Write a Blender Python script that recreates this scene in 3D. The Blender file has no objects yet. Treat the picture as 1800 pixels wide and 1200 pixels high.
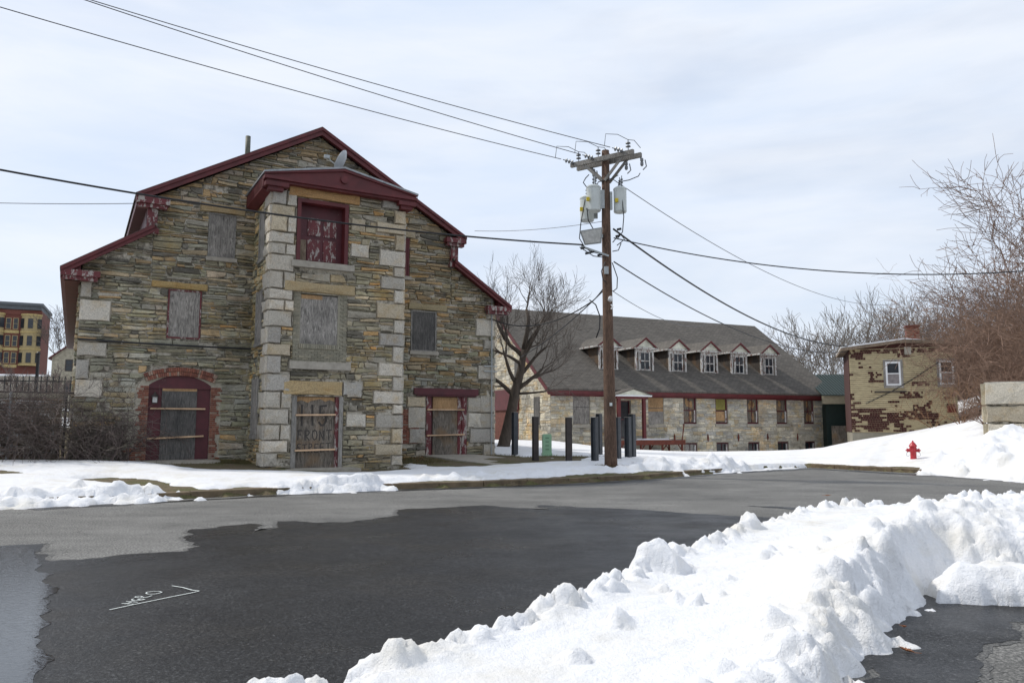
import bpy, math, random
import numpy as np
from mathutils import Vector, Matrix
random.seed(7)
C = bpy.context.scene
rad = math.radians

# ---------------------------------------------------------------- camera
cam = bpy.data.cameras.new('camera'); cam_o = bpy.data.objects.new('camera', cam)
C.collection.objects.link(cam_o); C.camera = cam_o
cam.lens = 27.0; cam.sensor_width = 36.0; cam.clip_end = 3000; cam.clip_start = 0.05
cam_o.location = (0, 0, 1.6); cam_o.rotation_euler = (rad(90) + math.atan(148/1350), 0, 0)

# ---------------------------------------------------------------- world: pale sky with thin cloud
SUN_AZ = Vector((-0.93, 0.36)).normalized(); SUN_EL = rad(49)
W = bpy.data.worlds.new('World'); C.world = W; W.use_nodes = True
nt = W.node_tree; nt.nodes.clear()
def wn(t, **k):
    n = nt.nodes.new(t)
    for a, b in k.items(): setattr(n, a, b)
    return n
sky = wn('ShaderNodeTexSky', sky_type='NISHITA'); sky.sun_disc = False
sky.sun_elevation = SUN_EL; sky.sun_rotation = math.atan2(SUN_AZ.x, SUN_AZ.y); sky.air_density = 1.0; sky.dust_density = 1.5
bg = wn('ShaderNodeBackground'); bg.inputs[1].default_value = 0.115
bgc = wn('ShaderNodeBackground'); bgc.inputs[1].default_value = 1.0
tc = wn('ShaderNodeTexCoord'); mp = wn('ShaderNodeMapping'); mp.inputs['Scale'].default_value = (1.4, 1.4, 6.0)
mp.inputs['Rotation'].default_value = (rad(6), rad(-5), 0)
ns = wn('ShaderNodeTexNoise'); ns.inputs['Scale'].default_value = 1.5; ns.inputs['Detail'].default_value = 9; ns.inputs['Roughness'].default_value = .5
ns2 = wn('ShaderNodeTexNoise'); ns2.inputs['Scale'].default_value = 1.9; ns2.inputs['Detail'].default_value = 6; ns2.inputs['Roughness'].default_value = .55; ns2.inputs['Distortion'].default_value = .4
rp = wn('ShaderNodeValToRGB'); rp.color_ramp.elements[0].position = .30; rp.color_ramp.elements[1].position = .56
rp.color_ramp.elements[0].color = (.62,)*3 + (1,); rp.color_ramp.elements[1].color = (.95,)*3 + (1,)
rc = wn('ShaderNodeValToRGB'); rc.color_ramp.elements[0].position = .34; rc.color_ramp.elements[1].position = .66
rc.color_ramp.elements[0].color = (.64, .72, .85, 1); rc.color_ramp.elements[1].color = (.76, .80, .87, 1)
mx = wn('ShaderNodeMixShader'); out = wn('ShaderNodeOutputWorld')
L = nt.links.new
L(tc.outputs['Generated'], mp.inputs[0]); L(mp.outputs[0], ns.inputs['Vector']); L(mp.outputs[0], ns2.inputs['Vector'])
L(ns.outputs[0], rp.inputs[0]); L(ns2.outputs[0], rc.inputs[0]); L(rc.outputs[0], bgc.inputs[0])
L(sky.outputs[0], bg.inputs[0]); L(rp.outputs[0], mx.inputs[0]); L(bg.outputs[0], mx.inputs[1]); L(bgc.outputs[0], mx.inputs[2])
L(mx.outputs[0], out.inputs[0])

sun = bpy.data.lights.new('sun', 'SUN'); sun.energy = 2.4; sun.angle = rad(3.5); sun.color = (1, .95, .87)
sun_o = bpy.data.objects.new('sun', sun); C.collection.objects.link(sun_o)
sd = Vector((SUN_AZ.x*math.cos(SUN_EL), SUN_AZ.y*math.cos(SUN_EL), math.sin(SUN_EL)))
sun_o.rotation_euler = sd.to_track_quat('Z', 'Y').to_euler(); sun_o.location = (-30, 20, 40)
C.view_settings.view_transform = 'Standard'; C.view_settings.look = 'None'
C.view_settings.exposure = 0.26; C.view_settings.gamma = 1.0
C.render.resolution_x = 1024; C.render.resolution_y = 682
C.render.engine = 'CYCLES'

# ---------------------------------------------------------------- materials
MATS = {}
class NT:
    def __init__(s, name):
        s.m = bpy.data.materials.new(name); s.m.use_nodes = True; s.t = s.m.node_tree
        s.b = s.t.nodes['Principled BSDF']; s.tc = s.n('ShaderNodeTexCoord'); s.co = s.tc.outputs['Object']
    def n(s, t, **k):
        x = s.t.nodes.new(t)
        for a, b in k.items(): setattr(x, a, b)
        return x
    def l(s, a, b): s.t.links.new(a, b)
    def scaled(s, sc):
        m = s.n('ShaderNodeMapping'); m.inputs['Scale'].default_value = sc; s.l(s.co, m.inputs[0]); return m.outputs[0]
    def noise(s, scale, detail=4, rough=.6, sc=None, dist=0):
        x = s.n('ShaderNodeTexNoise'); x.inputs['Scale'].default_value = scale; x.inputs['Detail'].default_value = detail
        x.inputs['Roughness'].default_value = rough; x.inputs['Distortion'].default_value = dist
        s.l(s.scaled(sc) if sc else s.co, x.inputs['Vector']); return x.outputs[0]
    def ramp(s, f, stops):
        r = s.n('ShaderNodeValToRGB'); e = r.color_ramp.elements
        while len(e) < len(stops): e.new(.5)
        for i, (p, c) in enumerate(stops):
            e[i].position = p; e[i].color = (c, c, c, 1) if isinstance(c, (int, float)) else (*c, 1)
        s.l(f, r.inputs[0]); return r.outputs[0]
    def mix(s, f, a, b, mode='MIX'):
        x = s.n('ShaderNodeMix', data_type='RGBA', blend_type=mode)
        for v, i in ((f, 0), (a, 6), (b, 7)):
            if isinstance(v, (int, float)): x.inputs[i].default_value = v if i == 0 else (v, v, v, 1)
            elif isinstance(v, tuple): x.inputs[i].default_value = (*v, 1)
            else: s.l(v, x.inputs[i])
        return x.outputs[2]
    def math(s, op, a, b):
        x = s.n('ShaderNodeMath', operation=op)
        for i, v in enumerate((a, b)):
            if isinstance(v, (int, float)): x.inputs[i].default_value = v
            else: s.l(v, x.inputs[i])
        return x.outputs[0]
    def attr(s, name='col'):
        a = s.n('ShaderNodeAttribute'); a.attribute_name = name; return a.outputs[0]
    def bump(s, h, strength=.5, dist=.02):
        b = s.n('ShaderNodeBump'); b.inputs['Strength'].default_value = strength; b.inputs['Distance'].default_value = dist
        s.l(h, b.inputs['Height']); s.l(b.outputs[0], s.b.inputs['Normal'])
    def fin(s, col=None, rough=.85, metal=0, spec=None):
        if col is not None:
            if isinstance(col, tuple): s.b.inputs['Base Color'].default_value = (*col, 1)
            else: s.l(col, s.b.inputs['Base Color'])
        if isinstance(rough, (int, float)): s.b.inputs['Roughness'].default_value = rough
        else: s.l(rough, s.b.inputs['Roughness'])
        s.b.inputs['Metallic'].default_value = metal
        if spec is not None: s.b.inputs['Specular IOR Level'].default_value = spec
        MATS[s.m.name] = s.m; return s.m

def m_plain(name, col, rough=.8, metal=0, var=.25, scale=6, bump=.15, stretch=None):
    s = NT(name); f = s.noise(scale, 5, .65, stretch)
    c1 = tuple(v*(1-var) for v in col); c2 = tuple(min(1, v*(1+var)) for v in col)
    s.bump(f, bump, .01)
    return s.fin(s.ramp(f, [(.3, c1), (.7, c2)]), rough, metal)
# individually coloured stones
s = NT('rubble_stone'); a = s.attr(); f = s.noise(9, 6, .7, (1, 1, 2.6)); f2 = s.noise(45, 3, .6)
c = s.mix(1.0, a, s.ramp(f, [(.28, .95), (.5, 1.42), (.72, 1.9)]), 'MULTIPLY'); c = s.mix(.35, c, s.mix(1.0, c, s.ramp(f2, [(.35, .5), (.65, 1.5)]), 'MULTIPLY'))
c = s.mix(1.0, c, s.ramp(s.noise(.75, 6, .68, (1, 1, 1.5)), [(.36, .58), (.5, .95), (.64, 1.18)]), 'MULTIPLY'); c = s.mix(s.ramp(s.noise(.55, 5, .65), [(.52, 0), (.66, .65)]), c, s.mix(1.0, c, (1.25, .92, .55), 'MULTIPLY')); mo = s.ramp(s.noise(1.1, 5, .6), [(.52, 0), (.7, .55)]); c = s.mix(mo, c, s.mix(1.0, c, (.75, .72, .42), 'MULTIPLY'))
s.bump(s.math('ADD', f, s.math('MULTIPLY', f2, .3)), .9, .03); s.fin(c, .9)
s = NT('granite_block'); a = s.attr(); f = s.noise(26, 5, .75); f2 = s.noise(3, 4, .6)
c = s.mix(1.0, a, s.ramp(f, [(.3, .55), (.5, 1.0), (.7, 1.3)]), 'MULTIPLY'); c = s.mix(s.ramp(f2, [(.5, 0), (.75, .6)]), c, s.mix(1.0, c, (.85, .68, .42), 'MULTIPLY'))
s.bump(f, .8, .03); s.fin(c, .9)
s = NT('mortar'); f = s.noise(2.2, 6, .75); f2 = s.noise(12, 4, .7)
s.bump(f2, .6, .02); s.fin(s.mix(s.ramp(f, [(.44, 0), (.53, 1)]), s.ramp(f2, [(.3, (.07, .062, .048)), (.7, (.19, .17, .13))]), s.ramp(f2, [(.3, (.36, .32, .25)), (.7, (.62, .58, .5))])), .95)
s = NT('pale_mortar'); f2 = s.noise(12, 4, .7); s.bump(f2, .4, .02); s.fin(s.ramp(f2, [(.3, (.3, .27, .21)), (.7, (.46, .42, .34))]), .95)
s = NT('brick_face'); a = s.attr(); f = s.noise(30, 4, .7); s.bump(f, .5, .01); s.fin(s.mix(1.0, a, s.ramp(f, [(.3, .65), (.7, 1.3)]), 'MULTIPLY'), .9)
def m_paint(name, col, under=(.35, .3, .25), peel=.62, rough=.55):
    s = NT(name); f = s.noise(9, 6, .72, (1, 1, .35)); g = s.noise(2.5, 4, .6)
    base = s.ramp(g, [(.3, tuple(v*.72 for v in col)), (.7, tuple(v*1.2 for v in col))])
    c = s.mix(s.ramp(f, [(peel, 0), (peel+.03, 1)]), base, under); s.bump(f, .25, .01); return s.fin(c, rough)
m_paint('red_paint', (.105, .014, .016), (.2, .14, .12), .69)
m_paint('dark_red_paint', (.085, .012, .018), (.3, .26, .22), .68)
m_paint('worn_red_paint', (.12, .017, .02), (.36, .32, .29), .53)
m_paint('peeling_white_paint', (.55, .54, .51), (.17, .08, .06), .53)
m_paint('cream_paint', (.66, .66, .55), (.5, .5, .42), .72)
def m_wood(name, c1, c2, warm=None, scale=3.5):
    s = NT(name); w = s.noise(scale, 8, .75, (4, 4, .55), 2.2); g = s.noise(1.6, 3, .5)
    c = s.ramp(w, [(.38, c1), (.5, tuple((x+y)/2 for x, y in zip(c1, c2))), (.62, c2)]); st_ = s.noise(.9, 5, .7, (1, 1, .8)); c = s.mix(1.0, c, s.ramp(st_, [(.38, .68), (.6, 1.1)]), 'MULTIPLY')
    if warm: c = s.mix(s.ramp(g, [(.5, 0), (.68, .8)]), c, warm)
    s.bump(w, .4, .01); return s.fin(c, .85)
m_wood('grey_plywood', (.10, .09, .08), (.43, .40, .36))
m_wood('dark_plywood', (.055, .053, .05), (.16, .15, .14))
m_wood('brown_plywood', (.05, .042, .034), (.26, .225, .185), (.2, .13, .07))
m_wood('warm_plywood', (.26, .15, .07), (.5, .32, .16), None, 6)
m_wood('pine_bar', (.55, .36, .22), (.72, .5, .32), None, 5)
m_wood('bare_wood', (.17, .12, .08), (.33, .26, .19))
m_wood('cheek_boards', (.03, .024, .02), (.09, .07, .055), (.12, .07, .035))
m_wood('pole_wood', (.06, .034, .022), (.17, .10, .065), None, 4)
m_wood('grey_timber', (.16, .15, .135), (.36, .34, .31), None, 4)
m_wood('shade_yellow', (.20, .18, .045), (.28, .25, .06), None, 3)
s = NT('shingle_roof'); bt = s.n('ShaderNodeTexBrick'); bt.inputs['Scale'].default_value = 1.0; bt.inputs['Brick Width'].default_value = .32; bt.inputs['Row Height'].default_value = .155; bt.inputs['Mortar Size'].default_value = .012
bt.inputs['Color1'].default_value = (.088, .078, .066, 1); bt.inputs['Color2'].default_value = (.135, .12, .102, 1); bt.inputs['Mortar'].default_value = (.05, .045, .04, 1)
uvn = s.n('ShaderNodeUVMap'); uvn.uv_map = 'UVMap'; s.l(uvn.outputs[0], bt.inputs['Vector']); g = s.noise(.5, 3, .5)
s.bump(bt.outputs['Fac'], -.3, .01); s.fin(s.mix(1.0, bt.outputs[0], s.ramp(g, [(.3, .88), (.7, 1.02)]), 'MULTIPLY'), .92)
m_plain('metal_flashing', (.30, .31, .32), .45, .5)
m_plain('galvanised', (.36, .38, .38), .45, .4, .2, 12)
m_plain('weathered_pipe', (.13, .13, .10), .7, .2, .4, 8)
m_plain('transformer_paint', (.55, .58, .56), .4, 0, .1, 5, .03)
m_plain('dark_rubber', (.015, .015, .017), .55, 0, .2)
m_plain('wire_grey', (.12, .12, .125), .5, .3, .1)
m_plain('porcelain', (.17, .18, .19), .3, 0, .1)
m_plain('lamp_glass', (.5, .5, .48), .15, 0, .2, 10)
m_plain('yellow_label', (.6, .45, .02), .6, 0, .1)
m_plain('brown_steel', (.045, .036, .032), .6, .2, .3, 4)
m_plain('blue_steel', (.052, .058, .066), .55, .2, .25, 4)
m_plain('rusty_steel', (.14, .035, .02), .75, .1, .4, 8)
m_plain('utility_green', (.27, .46, .29), .5, 0, .08, 4, .02)
m_plain('utility_slot', (.10, .2, .12), .6, 0, .08)
m_plain('hydrant_red', (.42, .025, .035), .4, 0, .2, 14, .1)
m_plain('concrete', (.34, .31, .26), .9, 0, .2, 5, .3)
m_plain('kerb_granite', (.13, .095, .055), .8, 0, .45, 3, .4)
m_plain('bark_dark', (.075, .058, .045), .95, 0, .35, 8, .8, (1, 1, .3))
m_plain('twig_grey', (.11, .09, .075), .9, 0, .3, 3, .1)
m_plain('twig_pale', (.17, .145, .12), .9, 0, .3, 3, .1)
m_plain('twig_brown', (.19, .12, .085), .9, 0, .35, 3, .1)
m_plain('twig_orange', (.22, .125, .065), .9, 0, .3, 3, .1)
m_plain('vine_brown', (.125, .095, .085), .9, 0, .35, 3, .1)
m_plain('dry_leaf', (.27, .10, .035), .7, 0, .35, 12, .2)
m_plain('grass_blade', (.11, .095, .035), .9, 0, .4, 2, .1)
m_plain('dark_green_paint', (.008, .022, .018), .6, 0, .2, 3)
m_plain('tan_beam', (.33, .29, .2), .8, 0, .2, 3)
m_plain('brick_red', (.15, .052, .038), .9, 0, .35, 6, .3)
m_plain('brick_tan', (.42, .32, .14), .85, 0, .2, 4, .2)
m_plain('yellow_trim', (.36, .28, .14), .7, 0, .15, 3)
m_plain('slate_grey', (.10, .11, .12), .7, 0, .2, 3)
m_plain('grey_siding', (.13, .135, .125), .8, 0, .15, 3)
m_plain('far_stone', (.33, .30, .23), .9, 0, .35, 3, .3)
m_plain('window_dark', (.02, .024, .03), .12, 0, .2)
m_plain('curtain', (.22, .2, .2), .9, 0, .3, 5)
m_plain('vinyl_white', (.75, .76, .77), .45, 0, .05)
m_plain('iron_black', (.012, .012, .014), .6, 0, .1)
m_plain('foundation', (.27, .25, .2), .9, 0, .2, 2)
m_plain('asphalt_shingle', (.062, .022, .018), .95, 0, .35, 9, .5)
m_plain('asphalt_shingle_bright', (.13, .03, .022), .95, 0, .25, 9, .5)
m_plain('black_paint', (.05, .044, .04), .8, 0, .2)
m_plain('chalk_white', (.62, .66, .64), .9, 0, .25, 30, .1)
m_plain('dish_grey', (.42, .44, .46), .5, 0, .08)
m_plain('tan_brick_paint', (.27, .25, .19), .85, 0, .12, 5)
s = NT('clapboard'); f = s.noise(1.2, 6, .7, (1, 1, 5)); g = s.noise(14, 4, .7, (.3, 1, 1.5))
c = s.ramp(f, [(.3, (.28, .225, .14)), (.45, (.47, .39, .235)), (.65, (.58, .49, .30))]); c = s.mix(s.ramp(g, [(.55, 0), (.68, .7)]), c, (.2, .16, .11)); s.bump(g, .3, .01); s.fin(c, .85)
s = NT('asphalt'); f = s.noise(.35, 5, .65); g = s.noise(38, 4, .8)
c = s.ramp(g, [(.36, (.035, .035, .033)), (.5, (.125, .123, .115)), (.64, (.33, .32, .30))]); c = s.mix(1.0, c, s.ramp(f, [(.35, .72), (.65, 1.15)]), 'MULTIPLY'); c = s.mix(1.0, c, s.ramp(s.noise(.9, 5, .7, (.35, 1.6, 1)), [(.35, .82), (.65, 1.15)]), 'MULTIPLY')
cr = s.noise(.8, 6, .62, None, 1.2); c = s.mix(s.ramp(s.math('ABSOLUTE', s.math('SUBTRACT', cr, .5), 0), [(.0, .8), (.006, 0)]), c, (.03, .03, .03))
s.bump(g, .5, .01); s.fin(c, .9)
s = NT('wet_asphalt'); f = s.noise(.5, 5, .65); g = s.noise(42, 4, .8)
c = s.ramp(g, [(.38, (.004, .004, .0045)), (.52, (.013, .013, .0135)), (.62, (.045, .046, .047)), (.69, (.15, .155, .16))]); c = s.mix(1.0, c, s.ramp(f, [(.35, .7), (.65, 1.3)]), 'MULTIPLY'); q_ = s.noise(.28, 5, .6, (1, 1.6, 1)); c = s.mix(s.ramp(q_, [(.5, 0), (.66, .55)]), c, s.mix(1.0, c, (1.5, 1.25, .9), 'MULTIPLY'))
s.bump(g, .6, .012); s.fin(c, s.ramp(s.noise(.8, 5, .6), [(.38, .27), (.62, .55)]), 0, .24)
s = NT('damp_asphalt'); g = s.noise(42, 4, .8); s.bump(g, .6, .012); s.fin(s.ramp(g, [(.36, (.022, .022, .021)), (.5, (.075, .074, .07)), (.64, (.19, .185, .175))]), .75)
s = NT('puddle_water'); g = s.noise(26, 3, .6, (.6, 1.6, 1)); s.bump(g, .10, .02); s.fin((.016, .017, .018), .07, 0, .5)
s = NT('snow'); f = s.noise(7, 7, .7); g = s.noise(1.3, 5, .65); h = s.noise(60, 3, .6)
c = s.mix(s.ramp(g, [(.48, 0), (.7, .75)]), (.78, .785, .80), (.68, .65, .58)); hh = s.ramp(h, [(.68, 0), (.74, .45)]); c = s.mix(hh, c, (.62, .55, .46))
s.bump(s.math('ADD', f, s.math('MULTIPLY', h, .15)), .75, .06); s.fin(c, .7, 0, .2)
s = NT('ground_dirt'); f = s.noise(1.2, 6, .7); g = s.noise(25, 4, .7)
c = s.ramp(g, [(.3, (.05, .036, .02)), (.5, (.11, .083, .045)), (.7, (.2, .155, .09))]); c = s.mix(s.ramp(f, [(.45, 0), (.6, .8)]), c, s.ramp(g, [(.3, (.035, .04, .01)), (.7, (.12, .12, .03))]))
s.bump(g, .8, .03); s.fin(c, .95)
s = NT('hill_litter'); f = s.noise(.6, 6, .7); g = s.noise(6, 5, .7); s.bump(g, 1, .2)
s.fin(s.mix(1.0, s.ramp(g, [(.3, (.03, .02, .014)), (.7, (.11, .075, .05))]), s.ramp(f, [(.3, .7), (.7, 1.3)]), 'MULTIPLY'), .95)
M = MATS

# ---------------------------------------------------------------- mesh builder
class MB:
    def __init__(s): s.v = []; s.f = []; s.m = []; s.c = []; s.uv = None
    def add(s, vs, fs, mi=0, col=(1, 1, 1)):
        o = len(s.v); s.v += vs; s.c += [col]*len(vs)
        s.f += [tuple(i+o for i in f) for f in fs]; s.m += [mi]*len(fs); return s
    def box(s, x0, x1, y0, y1, z0, z1, mi=0, col=(1, 1, 1)):
        x0, x1 = min(x0, x1), max(x0, x1); y0, y1 = min(y0, y1), max(y0, y1); z0, z1 = min(z0, z1), max(z0, z1)
        return s.add([(x0, y0, z0), (x1, y0, z0), (x1, y1, z0), (x0, y1, z0), (x0, y0, z1), (x1, y0, z1), (x1, y1, z1), (x0, y1, z1)],
                     [(0, 3, 2, 1), (4, 5, 6, 7), (0, 1, 5, 4), (1, 2, 6, 5), (2, 3, 7, 6), (3, 0, 4, 7)], mi, col)
    def bar(s, p, q, w, h, mi=0, up=(0, 0, 1)):
        p, q = Vector(p), Vector(q); d = (q-p).normalized(); u = Vector(up)
        a = d.cross(u)
        if a.length < 1e-3: a = d.cross(Vector((1, 0, 0)))
        a.normalize(); b = a.cross(d).normalized()
        vs = [tuple(e + a*(i*w/2) + b*(j*h/2)) for e in (p, q) for i, j in ((-1, -1), (1, -1), (1, 1), (-1, 1))]
        return s.add(vs, [(0, 1, 2, 3), (7, 6, 5, 4), (0, 4, 5, 1), (1, 5, 6, 2), (2, 6, 7, 3), (3, 7, 4, 0)], mi)
    def prism(s, poly, y0, y1, mi=0, axis='y', col=(1, 1, 1)):
        n = len(poly)
        if axis == 'y': vs = [(x, y0, z) for x, z in poly] + [(x, y1, z) for x, z in poly]
        elif axis == 'x': vs = [(y0, y, z) for y, z in poly] + [(y1, y, z) for y, z in poly]
        else: vs = [(x, y, y0) for x, y in poly] + [(x, y, y1) for x, y in poly]
        fs = [tuple(range(n)), tuple(range(2*n-1, n-1, -1))] + [(i, i+n, (i+1) % n+n, (i+1) % n) for i in range(n)]
        return s.add(vs, fs, mi, col)
    def tube(s, pts, r, sides=6, mi=0, cap=True):
        pts = [Vector(p) for p in pts]; n = len(pts)
        if not hasattr(r, '__len__'): r = [r]*n
        o = len(s.v); prev = None
        for i, p in enumerate(pts):
            d = (pts[min(i+1, n-1)] - pts[max(i-1, 0)])
            if d.length < 1e-9: d = Vector((0, 0, 1))
            d.normalize()
            if prev is None:
                a = d.cross(Vector((0, 0, 1))) if abs(d.z) < .95 else d.cross(Vector((1, 0, 0)))
            else: a = prev - d*prev.dot(d)
            a.normalize(); prev = a; b = d.cross(a)
            for k in range(sides):
                t = 2*math.pi*k/sides; q = p + (a*math.cos(t)+b*math.sin(t))*r[i]; s.v.append((q.x, q.y, q.z))
        s.c += [(1, 1, 1)]*(n*sides); nf = 0
        for i in range(n-1):
            for k in range(sides):
                k2 = (k+1) % sides; s.f.append((o+i*sides+k, o+i*sides+k2, o+(i+1)*sides+k2, o+(i+1)*sides+k)); nf += 1
        if cap:
            s.f.append(tuple(o+k for k in range(sides))[::-1]); s.f.append(tuple(o+(n-1)*sides+k for k in range(sides))); nf += 2
        s.m += [mi]*nf; return s
    def lathe(s, prof, c=(0, 0, 0), seg=20, mi=0, rot=None):
        R = rot or Matrix.Identity(3); c = Vector(c); o = len(s.v)
        for r, z in prof:
            for k in range(seg):
                t = 2*math.pi*k/seg; q = c + R @ Vector((r*math.cos(t), r*math.sin(t), z)); s.v.append(tuple(q))
        s.c += [(1, 1, 1)]*(len(prof)*seg); nf = 0
        for i in range(len(prof)-1):
            for k in range(seg):
                k2 = (k+1) % seg; s.f.append((o+i*seg+k, o+i*seg+k2, o+(i+1)*seg+k2, o+(i+1)*seg+k)); nf += 1
        s.f.append(tuple(o+k for k in range(seg))[::-1]); s.f.append(tuple(o+(len(prof)-1)*seg+k for k in range(seg))); nf += 2
        s.m += [mi]*nf; return s
    def build(s, name, mats, parent=None, smooth=False, uvf=None):
        me = bpy.data.meshes.new(name); me.from_pydata(s.v, [], s.f); me.update()
        if isinstance(mats, str): mats = [mats]
        for m in mats: me.materials.append(M[m])
        me.polygons.foreach_set('material_index', s.m)
        if smooth: me.polygons.foreach_set('use_smooth', [True]*len(s.f))
        ca = me.color_attributes.new('col', 'FLOAT_COLOR', 'POINT')
        ca.data.foreach_set('color', np.array([(*c, 1) for c in s.c], dtype=np.float32).ravel())
        if uvf:
            uv = me.uv_layers.new(name='UVMap'); arr = []
            for p in me.polygons:
                for vi in p.vertices: arr += uvf(s.v[vi])
            uv.data.foreach_set('uv', arr)
        o = bpy.data.objects.new(name, me); C.collection.objects.link(o)
        if parent: o.parent = parent
        return o
def tag(o, label=None, cat=None, group=None, kind=None):
    if label: o['label'] = label
    if cat: o['category'] = cat
    if group: o['group'] = group
    if kind: o['kind'] = kind
    return o
def empty(name, loc=(0, 0, 0), rz=0, label=None, cat=None, group=None):
    o = bpy.data.objects.new(name, None); C.collection.objects.link(o); o.location = loc; o.rotation_euler = (0, 0, rz); o.empty_display_size = .3
    return tag(o, label, cat, group)
def copy_tree(o, parent=None):
    c = o.copy(); C.collection.objects.link(c); c.parent = parent
    for ch in list(o.children): copy_tree(ch, c)
    return c

# ---------------------------------------------------------------- noise
def vnoise(x, y, seed=0):
    xi = np.floor(x).astype(np.int64); yi = np.floor(y).astype(np.int64); xf = x-xi; yf = y-yi
    def h(a, b):
        n = (a*374761393 + b*668265263 + seed*1442695041) & 0xffffffff
        n = ((n ^ (n >> 13))*1274126177) & 0xffffffff
        return ((n ^ (n >> 16)) & 0xffff)/65535.0
    u = xf*xf*(3-2*xf); v = yf*yf*(3-2*yf)
    return (h(xi, yi)*(1-u)+h(xi+1, yi)*u)*(1-v)+(h(xi, yi+1)*(1-u)+h(xi+1, yi+1)*u)*v - .5
def fbm(x, y, seed=0, o=4, g=.5):
    r = 0; a = 1
    for i in range(o): r = r + a*vnoise(x*2**i, y*2**i, seed+i*17); a *= g
    return r
def sstep(a, b, x):
    t = np.clip((x-a)/(b-a), 0, 1); return t*t*(3-2*t)
def sdpoly(X, Y, poly):      # signed distance, positive inside
    d = np.full(X.shape, 1e9); ins = np.zeros(X.shape, bool); n = len(poly)
    for i in range(n):
        ax, ay = poly[i]; bx, by = poly[(i+1) % n]; ex, ey = bx-ax, by-ay
        t = np.clip(((X-ax)*ex+(Y-ay)*ey)/(ex*ex+ey*ey+1e-12), 0, 1)
        d = np.minimum(d, (X-ax-t*ex)**2+(Y-ay-t*ey)**2)
        c = ((ay > Y) != (by > Y)) & (X < ex*(Y-ay)/((by-ay) if by != ay else 1e-12)+ax); ins ^= c
    d = np.sqrt(d); return np.where(ins, d, -d)
def dpath(X, Y, path):
    d = np.full(X.shape, 1e9)
    for (ax, ay), (bx, by) in zip(path, path[1:]):
        ex, ey = bx-ax, by-ay; t = np.clip(((X-ax)*ex+(Y-ay)*ey)/(ex*ex+ey*ey), 0, 1)
        d = np.minimum(d, (X-ax-t*ex)**2+(Y-ay-t*ey)**2)
    return np.sqrt(d)
def grid_mesh(name, xs, ys, Z, mat, keep=None, smooth=True):
    ny, nx = Z.shape; X, Y = np.meshgrid(xs, ys)
    co = np.stack([X, Y, Z], -1).reshape(-1, 3)
    idx = np.arange(nx*ny).reshape(ny, nx)
    q = np.stack([idx[:-1, :-1], idx[:-1, 1:], idx[1:, 1:], idx[1:, :-1]], -1)
    if keep is not None:
        k = keep[:-1, :-1] | keep[:-1, 1:] | keep[1:, 1:] | keep[1:, :-1]; q = q[k]
    q = q.reshape(-1, 4); used = np.unique(q); remap = np.zeros(nx*ny, np.int64); remap[used] = np.arange(len(used))
    co = co[used]; q = remap[q]
    me = bpy.data.meshes.new(name); me.vertices.add(len(co)); me.vertices.foreach_set('co', co.ravel().astype(np.float32))
    me.loops.add(q.size); me.loops.foreach_set('vertex_index', q.ravel().astype(np.int32))
    me.polygons.add(len(q)); me.polygons.foreach_set('loop_start', (np.arange(len(q))*4).astype(np.int32)); me.polygons.foreach_set('loop_total', np.full(len(q), 4, np.int32))
    me.polygons.foreach_set('use_smooth', np.full(len(q), smooth)); me.materials.append(M[mat]); me.update(); me.validate()
    o = bpy.data.objects.new(name, me); C.collection.objects.link(o); return o

# ---------------------------------------------------------------- frames of the two big buildings
AB = rad(29.6); OB = (-13.222, 23.231)           # stone storehouse: local x along the facade, y into the depth
AL = rad(25.0); OL = (2.203, 44.0)               # long granite mill
def wB(x, y): return (OB[0]+math.cos(AB)*x-math.sin(AB)*y, OB[1]+math.sin(AB)*x+math.cos(AB)*y)
def wL(x, y): return (OL[0]+math.cos(AL)*x-math.sin(AL)*y, OL[1]+math.sin(AL)*x+math.cos(AL)*y)

# ---------------------------------------------------------------- terrain
KERB_A = [(-60, -4), (-30, 8.2), (-14, 14.2), (-10.2, 15.57), (-8.52, 16.35), (-7.12, 17.3), (-5.63, 18.3), (-3.02, 19.69), (-.75, 20.6), (1.58, 21.75), (4.2, 23.6), (6.44, 25.89), (7.4, 26.8)]
KERB_B = [(11.5, 29.9), (12.59, 28.2), (14.0, 26.2), (17, 22.6), (24, 17), (40, 8), (70, -6)]
KERB = KERB_A + [(9.4, 28.6)] + KERB_B
ctrl = [(x, y, .13) for x, y in KERB[2:-2]] + [(-60, -4, .13), (70, -6, .13), (-30, 8.2, .13), (40, 8, .13)]
for lx, ly, z in [(-6, 0, .55), (-3, 0, .6), (-1.5, 0, .6), (0, 0, .55), (2, 0, .5), (4, 0, .5), (5.1, -2.6, .34), (7, -2.6, .25), (9.4, -2.6, .2), (10.5, 0, .42), (12.3, 0, .5), (14.4, 0, .46), (7, 3, .4), (7, 14, .6), (14, 14, .8), (0, 14, .8)]:
    ctrl.append((*wB(lx, ly), z))
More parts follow.
